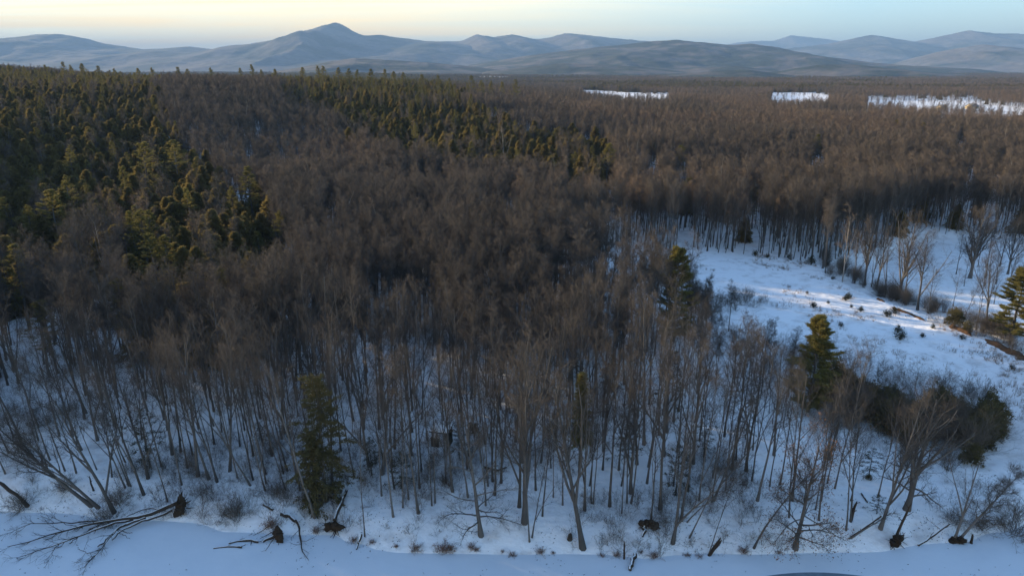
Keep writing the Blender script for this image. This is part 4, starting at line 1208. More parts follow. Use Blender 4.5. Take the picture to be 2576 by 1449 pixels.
CON = CON[free_of(CON, hand_con + placed)]
CON = CON[~hides(CON, 15.0)]
px, py, f = project(CON[:, 0], CON[:, 1], CON[:, 2] + 11)
inst = CON[:, 4] > 0.5
inview = (px > -20) & (px < 2600) & inst
order = np.argsort(np.where(inview, f, 1e9))
thing_i = order[:300]
rs = np.random.RandomState(90)
for i in thing_i:
    x, y, z = CON[i, :3]
    is_pine = rs.rand() < 0.10
    s_ = 0.78 + 0.42 * rs.rand()
    size = 'tall dark' if s_ > 1.06 else ('short dark' if s_ < 0.90 else 'dark')
    what = 'open branched pine' if is_pine else 'pointed evergreen'
    if px[i] < 690:
        where = 'at the foot of the left hillside stand' if y < 225 else ('in the middle of the left hillside stand' if y < 330 else 'high in the left hillside stand')
    else:
        where = 'in the long stand running down the middle of the hill'
    lab = '%s %s %s' % (size, what, where)
    if is_pine:
        put_tree('evergreen_tree', PIN[rs.randint(6)], (x, y, z), rs.rand() * 6.28, 0.72 * s_, lab, 'tree', lab.replace('pine', 'pines'))
    else:
        put_tree('evergreen_tree', HEM[rs.randint(9)], (x, y, z), rs.rand() * 6.28, s_, lab, 'tree', lab.replace('evergreen', 'evergreens'), (R(rs.normal() * 1.5), R(rs.normal() * 1.5)))
restc = np.ones(len(CON), bool); restc[thing_i] = False
RC = CON[restc]
n = len(RC)
kinds = [whole2(*t, 'hemlock_needles') for t in HEMG] + [whole2(*t, 'pine_needles') for t in PING]
which = np.where(rs.rand(n) < np.where(RC[:, 1] > 450, 0.30, 0.10), rs.randint(9, 15, n), rs.randint(0, 9, n))
scl = np.where(RC[:, 4] > 0.5, 0.75 + 0.45 * rs.rand(n), 0.35 + 0.55 * rs.rand(n)) * RC[:, 3]
scl = np.where(RC[:, 1] > 900, np.maximum(scl, 0.75), scl)
scl = np.where(which >= 9, scl * 0.62, scl)
scl = np.where((RC[:, 0] < -0.8 * RC[:, 1] - 12) & (RC[:, 1] < 150), 1.45, scl)  # the added unseen evergreens, enlarged to keep sun off the ice
scl = np.stack([scl, scl, scl / np.maximum(1, RC[:, 3] * 0.85)], 1)
rot = np.stack([rs.normal(size=n) * R(2), rs.normal(size=n) * R(2), rs.rand(n) * 6.283], 1)
scatter('evergreen_forest', kinds, RC[:, :3], rot, scl, which, 'dark evergreens scattered through the far hardwood forest and along the ridge', 'forest')

# ------------------------------------------------------------------ thicket and brush
THK = [pack2(*bushy(850 + i, H=5.0 + 0.5 * (i % 3), Rb=2.2 + 0.4 * (i % 2), n=430, per=8, L=0.5, W=0.075), 'thicket', 'olive_needles') for i in range(4)]
rs = np.random.RandomState(94)
TH_SPOTS = [(2440, 1150, 3.6, 0), (2480, 1085, 4.6, 1), (2490, 1045, 5.2, 3)]
for k in range(34):
    X = 2055 + 440 * (k + rs.rand()) / 34
    TH_SPOTS.append((X, np.interp(X, [2055, 2200, 2350, 2500], [950, 1020, 1070, 1090]) + rs.normal() * 22, 3.6 + 1.8 * rs.rand(), rs.randint(4)))
for (X, Y, Hm, v) in TH_SPOTS:
    by_foot('bushy_evergreen', THK[v], X, Y + 14, Hm, 'rounded olive evergreen bush in the thicket below the clearing', 'evergreen bushes of the thicket', wide=1.05)
by_foot('bushy_evergreen', THK[1], 2400, 818, 4.2, 'bright olive bushy pine on the rusty edge of the clearing')
by_foot('bushy_evergreen', THK[2], 2432, 836, 2.6, 'small dark bush tucked against the bright olive pine')
BRU = [dict(zip(('stems', 'twigs'), shrub(870 + i, H=4.6 + i * 0.6, spread=2.6, n=44, sub=7, sub2=5, r=0.026, arch=-0.03))) for i in range(4)]
for d in BRU:
    d['stems'] = d['stems'].mesh('brush_stems', ['brush']); d['twigs'] = d['twigs'].mesh('brush_twigs', ['brush'])
def put_shrub(name, d, loc, rz, s, label, cat='shrub', group=None):
    e = bpy.data.objects.new(name, None); COL.objects.link(e)
    e.location = loc; e.rotation_euler = (0, 0, rz); e.scale = (s, s, s) if not hasattr(s, '__len__') else s
    tag(e, label, cat, group)
    link('stems', d['stems'], e); link('twigs', d['twigs'], e)
    return e
rs = np.random.RandomState(95)
for k in range(26):
    X = 2030 + 420 * rs.rand()
    Y = np.interp(X, [2030, 2200, 2350, 2480], [960, 1060, 1120, 1120]) + rs.normal() * 34
    x, y, z = ground_at(X, Y)
    put_shrub('brush_thicket', BRU[k % 4], (x, y, z), rs.rand() * 6.28, 0.55 + 0.45 * rs.rand(), 'tall grey brown brush in the dense thicket below the clearing', 'shrub', 'brush of the thicket')
for k in range(64):   # brush along the clearing edge above the side channel
    t = rs.rand()
    X = np.interp(t, [0, 0.35, 0.7, 1], [2068, 2180, 2330, 2576]); Y = np.interp(t, [0, 0.35, 0.7, 1], [655, 728, 778, 868]) + rs.normal() * 5
    x, y, z = ground_at(X, Y)
    put_shrub('brush_thicket', BRU[k % 4], (x, y, z), rs.rand() * 6.28, 0.4 + 0.35 * rs.rand(), 'low grey brush lining the edge between clearing and side channel', 'shrub', 'brush along the clearing edge')
SHR = []
for i in range(5):
    s_, c_ = shrub(880 + i, H=1.9, spread=1.9, n=54, sub=6, sub2=3, r=0.013, leaves=(0, 0, 60, 0, 40)[i])
    SHR.append(dict(stems=s_.mesh('shrub_stems', ['brush']), twigs=c_.mesh('shrub_twigs', ['brush', 'dead_leaf'])))
TUF = []
for i in range(4):
    s_, c_ = shrub(890 + i, H=1.0, spread=1.0, n=38, sub=6, sub2=2, r=0.010, leaves=90)
    TUF.append(dict(stems=s_.mesh('tuft_stems', ['red_brush']), twigs=c_.mesh('tuft_twigs', ['red_brush', 'dead_leaf'])))
def spot_shrub(X, Y, lib, v, s, name, label, group=None):
    x, y, z = ground_at(X, Y)
    return put_shrub(name, lib[v], (x, y, z), (X * 3.1) % 6.28, s, label, 'shrub', group)
spot_shrub(588, 1300, SHR, 1, 1.25, 'shrub', 'round grey shrub on open snow right of the root plate')
spot_shrub(270, 1320, SHR, 0, 1.5, 'shrub', 'tall grey brush growing behind the fallen crown')
spot_shrub(300, 1265, SHR, 2, 1.4, 'shrub', 'dense brush at the foot of the leaning trees')
spot_shrub(60, 1275, SHR, 3, 1.35, 'shrub', 'brush clump around the foot of the leaning log')
spot_shrub(165, 1232, SHR, 4, 1.1, 'shrub', 'low brush on the left bank among leaning trees')
spot_shrub(680, 1325, TUF, 0, 1.4, 'shrub', 'red brown brush above the splayed stump')
spot_shrub(2550, 1345, SHR, 0, 1.9, 'shrub', 'large pale brush clump at the far right of the bank')
spot_shrub(2470, 1330, SHR, 1, 1.2, 'shrub', 'grey brush behind the leaning twiggy tree')
spot_shrub(2400, 1310, SHR, 3, 1.2, 'shrub', 'sparse brush between the snag and the broad crowned tree')
for i, (X, Y, s) in enumerate([(878, 1360, 0.8), (943, 1368, 0.8), (990, 1375, 1.05), (1054, 1386, 0.8), (1098, 1396, 1.1), (1138, 1384, 0.7), (1175, 1392, 0.8), (1212, 1388, 0.8), (1250, 1395, 0.5), (1296, 1400, 0.95), (1362, 1390, 0.6),
                               (1500, 1398, 0.8), (1552, 1402, 0.7), (1620, 1395, 0.9), (1650, 1400, 0.9), (1725, 1402, 0.8), (1765, 1402, 0.7), (1400, 1395, 0.5), (800, 1350, 0.7), (1960, 1405, 0.8), (1880, 1396, 0.7)]):
    q = random.Random(i * 13)
    spot_shrub(X + q.uniform(-16, 16), Y - abs(q.gauss(0, 9)) + 3, TUF, i % 4, s * q.choice([0.45, 0.7, 1.0, 1.3]), 'shrub', 'red brown tuft of brush along the foot of the river bank', 'brown tufts along the ice')
# little evergreens out on the clearing
JUN = [pack2(*bushy(900 + i, H=1.3, Rb=0.75, n=70, per=7, L=0.22, W=0.05), 'juniper', 'spruce_needles') for i in range(3)]
for i, (X, Y, s) in enumerate([(2134, 748, 1.0), (2127, 752, 0.8), (2046, 770, 0.9), (2141, 770, 0.5), (2165, 780, 0.75), (2250, 785, 1.0), (2232, 793, 1.1), (2258, 833, 1.0), (2264, 850, 1.2), (2320, 845, 0.6), (2095, 700, 0.6),
                               (2420, 850, 0.7), (2485, 1003, 0.9), (2115, 818, 0.6), (2346, 822, 0.6), (2078, 668, 1.2), (1985, 648, 1.0), (1900, 640, 1.1), (1930, 645, 0.8), (2040, 662, 1.5), (2545, 925, 0.6), (2030, 735, 0.45), (2083, 760, 0.45)]):
    x, y, z = ground_at(X, Y + 4)
    put_tree('juniper_bush', JUN[i % 3], (x, y, z), i * 1.3, s * 0.95, 'small dark juniper dotting the snowy clearing', 'shrub', 'junipers on the clearing')
by_foot('bushy_evergreen', THK[3], 2185, 1205, 0.9, 'tiny green shoot beside the little spruce')

# ------------------------------------------------------------------ fallen wood, stumps and root plates on the bank
def snow_strip(g, P, Rr, mat=1, lift=0.72):
    """a cap of snow along the upper side of a log"""
    P = np.asarray(P); K = len(P)
    T = np.gradient(P, axis=0); T = unit(T)
    side = unit(np.cross(T, [0, 0, 1.0]))
    up = np.cross(side, T)
    rows = []
    side = side * np.sign(side[:, 1:2] + 1e-9)
    for a in (-0.15, 0.1, 0.35, 0.6, 0.85):
        rows.append(P + side * (Rr * math.sin(a))[:, None] + up * (Rr * math.cos(a) + 0.03 * math.sin((a + 0.15) * 3.1))[:, None])
    V = np.stack(rows, 1).reshape(-1, 3)
    Q = [(k * 5 + j, k * 5 + j + 1, (k + 1) * 5 + j + 1, (k + 1) * 5 + j) for k in range(K - 1) for j in range(4)]
    g.add(V, Q, None, mat)
def px_line(pts, z0, z1, n=8, rel=True):
    xs = np.array([p[0] for p in pts], float); ys = np.array([p[1] for p in pts], float)
    t = np.linspace(0, 1, len(pts)); tt = np.linspace(0, 1, n)
    X = np.interp(tt, t, xs); Y = np.interp(tt, t, ys)
    out = []
    for i in range(n):
        x, y, z = ground_at(X[i], Y[i])
        out.append((x, y, max(z, 0.0) + z0 + (z1 - z0) * tt[i]))
    return np.array(out)
def log(name, pts, r0, r1, z0, z1, label, snow=True, cat='log', n=8, twigs=0, seed=1, group=None):
    P = px_line(pts, z0, z1, n)
    rg = np.random.RandomState(seed)
    P[1:-1] += rg.normal(size=(n - 2, 3)) * r0 * 0.25
    Rr = np.linspace(r0, r1, n) * (1 + 0.1 * rg.normal(size=n))
    o0 = P[0].copy()
    Pl = P - o0
    e = bpy.data.objects.new(name, None); COL.objects.link(e); e.location = o0
    tag(e, label, cat, group)
    g = Geo(); tubes(g, Pl[None], Rr[None], 8, 0, True)
    link('stem', g.mesh('log_stem', ['wet_wood']), e)
    if snow:
        g = Geo(); snow_strip(g, Pl, Rr, 0)
        link('snow', g.mesh('log_snow', ['snow_cap'], True), e)
    if twigs:
        P2, R2, _ = grow(rg, Pl[None], Rr[None], twigs, 0.2, 1.0, (R(25), R(70)), lambda t, L: L * 0.25 + 0 * t, 4, 0.02, 0.2, 0.4, 0.014, 0.4)
        P3_, R3_, _ = grow(rg, P2, R2, 4, 0.3, 1.0, (R(25), R(60)), lambda t, L: L * 0.4 + 0 * t, 3, 0.02, 0.2, 0.5, 0.01, 0.5)
        g = Geo(); tubes(g, P2, R2, 4); tubes(g, P3_, R3_, 3)
        link('branches', g.mesh('log_branches', ['wet_wood']), e)
    return e
def root_plate_geo(seed, rad=1.2, th=0.35, spikes=30):
    """disc of earth and torn roots, facing -y in its own space"""
    rg = np.random.RandomState(seed)
    g = Geo(); n = 26
    a = np.arange(n) * 2 * math.pi / n
    rr = rad * (0.80 + 0.28 * np.sin(a * 2 + rg.rand() * 6) + 0.22 * np.sin(a * 5 + rg.rand() * 6) + 0.30 * (rg.rand(n) - 0.5))
    rings = []
    for f_, d_ in ((1.0, 0.12), (1.04, -0.05), (0.8, -th), (0.45, -th * 1.35), (0.6, 0.3)):
        j = rr * f_ * (1 + 0.10 * rg.normal(size=n))
        rings.append(np.stack([np.cos(a) * j, np.full(n, d_) + 0.10 * rg.normal(size=n), np.sin(a) * j], 1))
    V = np.concatenate([rings[4], rings[0], rings[1], rings[2], rings[3], [[0, -th * 1.3, 0]], [[0, 0.4, 0]]])
    Q = []; T = []
    for r_ in range(4):
        for k in range(n):
            Q.append((r_ * n + k, r_ * n + (k + 1) % n, (r_ + 1) * n + (k + 1) % n, (r_ + 1) * n + k))
    for k in range(n):
        T.append((4 * n + k, 4 * n + (k + 1) % n, 5 * n)); T.append((k, (k + 1) % n, 5 * n + 1))
    g.add(V, Q, T)
    r = Geo()
    az = rg.rand(spikes) * 6.28
    A = np.stack([np.cos(az) * rad * 0.7, -th * rg.rand(spikes), np.sin(az) * rad * 0.7], 1)
    d = np.stack([np.cos(az), -0.5 + rg.normal(size=spikes) * 0.5, np.sin(az)], 1)
    pts = [A]
    for k in range(3):
        d = unit(d + rg.normal(size=d.shape) * 0.3); pts.append(pts[-1] + d * (rad * 0.28 * (0.6 + 0.9 * rg.rand(spikes)))[:, None])
    tubes(r, np.stack(pts, 1), np.tile(np.linspace(0.06, 0.012, 4) * rad, (spikes, 1)), 4)
    return g, r
def root_plate(X, Y, rad, rz, label, seed, lift=0.75, squash=1.0, name='root_plate'):
    x, y, z = ground_at(X, Y)
    z = max(z, 0.0)
    g, r = root_plate_geo(seed, rad)
    e = bpy.data.objects.new(name, None); COL.objects.link(e)
    e.location = (x, y, z + rad * lift); e.rotation_euler = (0, 0, rz); e.scale = (1, 1, squash)
    tag(e, label, 'root plate')
    link('earth', g.mesh('plate_earth', ['earth']), e); link('roots', r.mesh('plate_roots', ['wet_wood']), e)
    return e
# the big fallen tree: limbs traced on the ice, read from an enlarged view
def fc(x, y):
    return 0.2 * x, 1185.0 + 0.2 * y
LIMBS = [
    ([(2230, 520), (2050, 590), (1850, 680), (1650, 720), (1400, 750), (1200, 770), (1000, 850), (750, 900), (450, 980), (120, 1060)], 0.24, 0.03, 1.25, 0.25),
    ([(1700, 720), (1500, 760), (1300, 850), (1000, 960), (780, 1040), (480, 1130), (230, 1200)], 0.13, 0.02, 0.8, 0.2),
    ([(1850, 690), (1650, 780), (1500, 860), (1350, 1000), (1250, 1060)], 0.14, 0.06, 0.85, 0.25),
    ([(1650, 770), (1500, 870), (1400, 980), (1200, 1200), (1080, 1315)], 0.10, 0.025, 0.7, 0.2),
    ([(2180, 570), (1900, 700), (1700, 800), (1500, 920), (1430, 980)], 0.14, 0.05, 0.9, 0.3),
    ([(2180, 510), (2000, 590), (1900, 570), (1750, 600), (1600, 690)], 0.11, 0.035, 1.2, 0.9),
    ([(1250, 765), (900, 795), (700, 785), (450, 785), (280, 830), (140, 910)], 0.08, 0.015, 0.9, 0.3),
    ([(1050, 850), (880, 800), (700, 690), (610, 640)], 0.045, 0.012, 0.6, 0.5),
    ([(780, 1040), (700, 1110), (640, 1240)], 0.045, 0.012, 0.45, 0.15),
    ([(1500, 870), (1620, 910), (1690, 910)], 0.05, 0.03, 0.6, 0.5), ([(1500, 870), (1570, 930), (1660, 975)], 0.04, 0.02, 0.5, 0.4),
    ([(900, 1030), (1000, 960), (1200, 860)], 0.05, 0.04, 0.35, 0.6), ([(1000, 1080), (1080, 1120), (1170, 1135)], 0.03, 0.015, 0.2, 0.15),
]
fx, fy, fz = ground_at(*fc(2230, 540))
ft = bpy.data.objects.new('fallen_tree', None); COL.objects.link(ft); ft.location = (fx, fy, max(fz, 0))
tag(ft, 'uprooted dark tree lying with its crown spread on the frozen river', 'fallen tree')
O = np.array([fx, fy, max(fz, 0)])
rg = np.random.RandomState(61)
tw = Geo()
for j, (pts, r0, r1, z0, z1) in enumerate(LIMBS):
    P = px_line([fc(*p) for p in pts], z0, z1, 12) - O
    P[1:-1] += rg.normal(size=(10, 3)) * 0.05
    Rr = np.linspace(r0, r1, 12)
    g = Geo(); tubes(g, P[None], Rr[None], 7, 0, True)
    if j < 6:
        snow_strip(g, P[:9], Rr[:9], 1)
    link('trunk' if j == 0 else 'limb', g.mesh('fallen_limb', ['wet_wood', 'snow_cap']), ft)
    if j in (0, 1, 3, 6, 7, 8, 12):
        m_ = 9 if j < 7 else 4
        P2, R2, _ = grow(rg, P[None], Rr[None], m_, 0.45 if j < 2 else 0.35, 1.0, (R(18), R(48)), lambda t, L: 1.9 * (1.2 - 0.6 * t), 4, -0.01, 0.12, 0.6, 0.018, 0.4)
        P3_, R3_, _ = grow(rg, P2, R2, 5, 0.2, 1.0, (R(18), R(50)), lambda t, L: 0.85 * (1.2 - 0.5 * t), 3, 0.0, 0.14, 0.6, 0.011, 0.5)
        P4_, R4_, _ = grow(rg, P3_, R3_, 3, 0.2, 1.0, (R(18), R(50)), lambda t, L: 0.4 + 0 * t, 2, 0.0, 0.1, 0.7, 0.008, 0.5)
        for P_ in (P2, P3_, P4_):
            P_[:, :, 2] = np.maximum(P_[:, :, 2], 0.03 - O[2])
        tubes(tw, P2, R2, 4); tubes(tw, P3_, R3_, 3); a, b_, rr = ends(P4_, R4_); cones(tw, a, b_, rr)
link('twigs', tw.mesh('fallen_twigs', ['wet_wood']), ft)
g, r = root_plate_geo(62, 1.15, 0.4, 34)
pl = link('root_plate', g.mesh('plate_earth', ['earth']), ft, (0.35, 0.1, 0.95)); pl.rotation_euler = (0, 0, R(78)); pl.scale = (0.75, 1, 1.25)
link('roots', r.mesh('plate_roots', ['wet_wood']), pl)
def dc(x, y):
    return 515.2 + 0.1701 * x, 1202.2 + 0.1701 * y
def ec(x, y):
    return 1373.9 + 0.1701 * x, 1202.2 + 0.1701 * y
def D(*pts):
    return [dc(*p) for p in pts]
def E(*pts):
    return [ec(*p) for p in pts]
log('fallen_log', D((370, 1065), (520, 1020), (680, 1000), (800, 1030)), 0.07, 0.13, 0.08, 0.18, 'dark curved stick lying on the ice above a straighter one', twigs=3, seed=3)
log('fallen_log', D((145, 1145), (300, 1120), (480, 1115), (560, 1125)), 0.06, 0.11, 0.06, 0.1, 'dark straight stick lying lowest on the ice', twigs=2, seed=4)
log('fallen_log', D((870, 1020), (960, 975), (1090, 920)), 0.10, 0.24, 0.15, 0.5, 'broken trunk pointing left out of the splayed stump', seed=5)
log('fallen_branch', D((1130, 570), (1240, 600), (1340, 665)), 0.20, 0.17, 0.35, 0.25, 'grey hollow log end on the bank beside brown brush', seed=6)
log('fallen_branch', D((1345, 670), (1400, 760), (1410, 900), (1440, 1080), (1460, 1220), (1540, 1310)), 0.15, 0.025, 0.4, 0.06, 'long forked dead branch trailing down onto the ice', cat='branch', twigs=7, seed=7, snow=False, n=10)
log('fallen_log', D((2100, 235), (2010, 480), (1930, 720)), 0.18, 0.25, 0.5, 0.9, 'snow dusted log slanting down from the big dark hemlock', seed=8)
root_plate(*dc(1905, 800), 1.05, R(-15), 'black upturned root plate below the big dark hemlock', 66, squash=0.7)
root_plate(*dc(1110, 930), 0.85, R(-50), 'splayed black stump with roots reaching onto the ice', 67, squash=0.9, name='uprooted_stump')
for k, (a, b_) in enumerate([((1030, 990), (910, 1180)), ((1000, 860), (820, 945)), ((960, 750), (720, 880)), ((1120, 1000), (1090, 1060))]):
    log('fallen_branch', D(a, b_), 0.05, 0.018, 0.45, 0.08, 'thin dark stick splayed out around the black stump', snow=False, cat='branch', seed=20 + k, n=6, twigs=2, group='sticks around the black stump')
log('fallen_log', D((2320, 890), (2280, 990), (2245, 1110)), 0.15, 0.08, 0.5, 0.1, 'short dark log sliding off the bank beside the wavy tree', seed=9)
log('fallen_log', D((870, 405), (930, 440), (1010, 480)), 0.13, 0.13, 0.1, 0.1, 'short snow capped log end on the upper bank', seed=10)
log('fallen_log', E((1315, 1150), (1275, 1300), (1235, 1460)), 0.21, 0.17, 0.25, 0.15, 'thick snow topped log jutting from the bank onto the ice', seed=11)
log('fallen_log', E((1460, 740), (1450, 790), (1425, 880)), 0.22, 0.14, 0.25, 0.15, 'short bright snow covered log in front of the black root hole', seed=12)
root_plate(*ec(1480, 700), 0.8, R(10), 'black root hole torn open on the sunstreaked snow', 68, lift=0.35, squash=0.75)
root_plate(*ec(1595, 730), 0.5, R(40), 'small black root tangle right of the black root hole', 69, lift=0.5)
log('leaning_log', [(0 - 40, 1225), (0, 1237), (40, 1255), (72, 1278)], 0.16, 0.22, 1.9, 0.3, 'bare log leaning out of a brush clump over the left snow', seed=13, snow=False)
log('fallen_log', [crop(2, 1700, 1242), crop(2, 1800, 1190), crop(2, 1920, 1120)], 0.11, 0.09, 0.2, 0.9, 'long bare log propped against the gaunt dead tree', seed=14, twigs=4)
log('fallen_log', [crop(2, 1215, 1170), crop(2, 1310, 1130), crop(2, 1425, 1070)], 0.10, 0.13, 0.15, 1.0, 'arched limb lying from the forked grey tree to the snow', seed=15)
log('fallen_log', [crop(2, 1290, 855), crop(2, 1335, 920)], 0.08, 0.07, 0.1, 0.1, 'black stick lying on clear snow below the bushy little spruce', seed=16, snow=False)
root_plate(*crop(2, 1535, 1215), 1.0, R(20), 'rust black root clump of the broken snag on the bank', 70, lift=0.4, squash=0.7, name='uprooted_stump')
root_plate(*crop(2, 1985, 1200), 0.75, R(-10), 'dark root crown at the foot of the gaunt dead tree', 71, lift=0.35, squash=0.6, name='uprooted_stump')
def snag(X, Y, H, r, label, tilt=(0, 0), seed=1, name='snag'):
    x, y, z = ground_at(X, Y)
    rg = np.random.RandomState(seed)
    K = 7
    t = np.linspace(0, 1, K)
    P = np.stack([np.cumsum(rg.normal(size=K) * 0.03), np.cumsum(rg.normal(size=K) * 0.03), t * H - 0.2], 1)
    Rr = r * (1.25 - 0.55 * t); Rr[-1] *= 0.35
    e = bpy.data.objects.new(name, None); COL.objects.link(e); e.location = (x, y, z)
    e.rotation_euler = (R(tilt[1]), R(tilt[0]), 0)
    tag(e, label, 'snag' if name == 'snag' else 'stump')
    g = Geo(); tubes(g, P[None], Rr[None], 7, 0, True); link('trunk', g.mesh('snag_trunk', ['wet_wood']), e)
    P2, R2, _ = grow(rg, P[None], Rr[None], 3, 0.4, 0.95, (R(30), R(60)), lambda t, L: L * 0.16 + 0 * t, 3, 0, 0.2, 0.5, 0.02, 0.4)
    g = Geo(); tubes(g, P2, R2, 4); link('stub', g.mesh('snag_stub', ['wet_wood']), e)
    return e
snag(*ec(1155, 1210), 2.6, 0.10, 'thin broken post like snag beside a brown tuft', seed=31)
snag(*ec(345, 905), 0.9, 0.28, 'squat dark stump on smooth snow left of the big leaning tree', seed=32, name='stump')
snag(*crop(2, 200, 1300), 2.6, 0.16, 'short broken trunk slanting right at the ice edge', (26, 0), 33)
snag(*crop(2, 1530, 1200), 5.2, 0.14, 'split broken snag rising from the rust black root clump', (14, 0), 34)
snag(*crop(2, 1220, 1050), 2.8, 0.16, 'pale broken stub beside a wavy thin tree on the bank', (8, 0), 35)
snag(*crop(2, 2080, 1215), 1.6, 0.14, 'small pointed stump right of the gaunt dead tree', (-5, 0), 36, name='stump')
snag(*crop(0, 675, 830), 2.2, 0.10, 'short dead stick standing in brush on the left bank', (-8, 0), 37)
snag(*ec(2400, 1150), 2.6, 0.15, 'broken slanting trunk right of the arched thin tree', (28, 0), 38)

# brown cut banks along the clearing edge
def earth_bank(pts, w, h, label, seed):
    P = np.array([ground_at(*p) for p in pts]); n = 24
    t = np.linspace(0, 1, len(P)); tt = np.linspace(0, 1, n)
    P = np.stack([np.interp(tt, t, P[:, i]) for i in range(3)], 1)
    rg = np.random.RandomState(seed)
    T = unit(np.gradient(P, axis=0)); side = np.stack([T[:, 1], -T[:, 0], 0 * T[:, 0]], 1)
    rows = []
    for u, zz in ((-1, -0.3), (-0.6, 0.5), (0, 1.0), (0.6, 0.55), (1, -0.3)):
        k = 1 + 0.25 * rg.normal(size=n)
        env = np.minimum(1, 6 * np.minimum(tt, 1 - tt) + 0.1)
        rows.append(P + side * (u * w * k * env)[:, None] + np.array([0, 0, 1.0]) * (zz * h * env * (1 + 0.3 * rg.normal(size=n)))[:, None])
    V = np.stack(rows, 1).reshape(-1, 3)
    Q = [(k * 5 + j, k * 5 + j + 1, (k + 1) * 5 + j + 1, (k + 1) * 5 + j) for k in range(n - 1) for j in range(4)]
    o0 = P[0]
    return tag(link('earth_bank', Geo().add(V - o0, Q).mesh('earth_bank', ['rust_earth']), None, o0), label, 'bank')
earth_bank([(2240, 772), (2285, 788), (2330, 808)], 0.5, 0.25, 'strip of bare rusty earth along the clearing edge', 1)
earth_bank([(2386, 822), (2410, 828), (2445, 846)], 0.7, 0.6, 'rusty earth patch under the bright olive bushy pine', 2)
earth_bank([(2478, 852), (2520, 875), (2560, 892), (2600, 915)], 1.3, 0.4, 'broad rust brown bank below the tall ragged pine', 3)
earth_bank([(2205, 752), (2225, 760)], 0.4, 0.35, 'short dark cut bank by the fan shaped tree', 4)

# ------------------------------------------------------------------ old shelter in the wood
def box(g, x0, x1, y0, y1, z0, z1, mat=0):
    V = [(x, y, z) for x in (x0, x1) for y in (y0, y1) for z in (z0, z1)]
    g.add(V, [(0, 1, 3, 2), (4, 6, 7, 5), (0, 4, 5, 1), (2, 3, 7, 6), (0, 2, 6, 4), (1, 5, 7, 3)], None, mat)
hx, hy, hz = ground_at(1112, 1116)
hut = bpy.data.objects.new('shelter', None); COL.objects.link(hut); hut.location = (hx, hy, hz); hut.rotation_euler = (0, 0, R(-14))
tag(hut, 'small dark open sided shelter with a snow covered roof among the trunks', 'shelter')
for (x, y) in ((-1.05, -0.8), (1.05, -0.8), (-1.05, 0.9), (1.05, 0.9)):
    g = Geo(); box(g, x - 0.08, x + 0.08, y - 0.08, y + 0.08, -0.2, 2.35 + 0.15 * y); link('post', g.mesh('shelter_post', ['dark_boards']), hut)
g = Geo()
V = [(-1.35, -1.15, 2.15), (1.35, -1.15, 2.15), (1.35, 1.25, 2.62), (-1.35, 1.25, 2.62)]
V = V + [(a, b_, c + 0.16) for a, b_, c in V]
g.add(V, [(0, 3, 2, 1), (4, 5, 6, 7), (0, 1, 5, 4), (1, 2, 6, 5), (2, 3, 7, 6), (3, 0, 4, 7)])
rf = link('roof', g.mesh('shelter_roof', ['dark_boards']), hut)
g = Geo(); nn = 8
gx, gy = np.meshgrid(np.linspace(-1.3, 1.3, nn), np.linspace(-1.1, 1.2, nn))
ed = np.minimum(1, 4 * np.minimum(np.minimum(gx + 1.3, 1.3 - gx), np.minimum(gy + 1.1, 1.2 - gy)))
gz = 2.315 + (gy + 1.15) * 0.196 + 0.01 + 0.16 * ed
i = (np.arange(nn - 1)[:, None] * nn + np.arange(nn - 1)[None]).ravel()
g.add(np.stack([gx, gy, gz], -1).reshape(-1, 3), np.stack([i, i + 1, i + nn + 1, i + nn], 1))
link('roof_snow', g.mesh('roof_snow', ['snow_cap'], True), rf)
for k, (x0, x1, y0, y1, z0, z1) in enumerate([(-1.25, -0.1, -0.95, -0.87, -0.1, 1.25), (0.0, 1.15, 0.95, 1.03, -0.1, 1.7), (1.13, 1.21, -0.8, 0.9, -0.1, 1.5)]):
    g = Geo()
    nb_ = 4
    for q in range(nb_):
        box(g, x0, x1, y0 + 0.004 * (q % 2), y1 + 0.004 * (q % 2), z0 + (z1 - z0) * q / nb_ + 0.015, z0 + (z1 - z0) * (q + 1) / nb_)
    link('wall_panel', g.mesh('shelter_wall', ['dark_boards']), hut)
root_plate(1192, 1088, 0.85, R(20), 'dark upturned root mass right of the open sided shelter', 73, lift=0.8)
log('fallen_log', [(1218, 1180), (1250, 1188), (1275, 1180)], 0.15, 0.12, 0.35, 0.3, 'dark snow capped log lying between trunks below the shelter', seed=41)
root_plate(1395, 1075, 0.45, R(5), 'small dark stump cluster right of the narrow yellow tipped evergreen', 74, lift=0.4, squash=0.7)

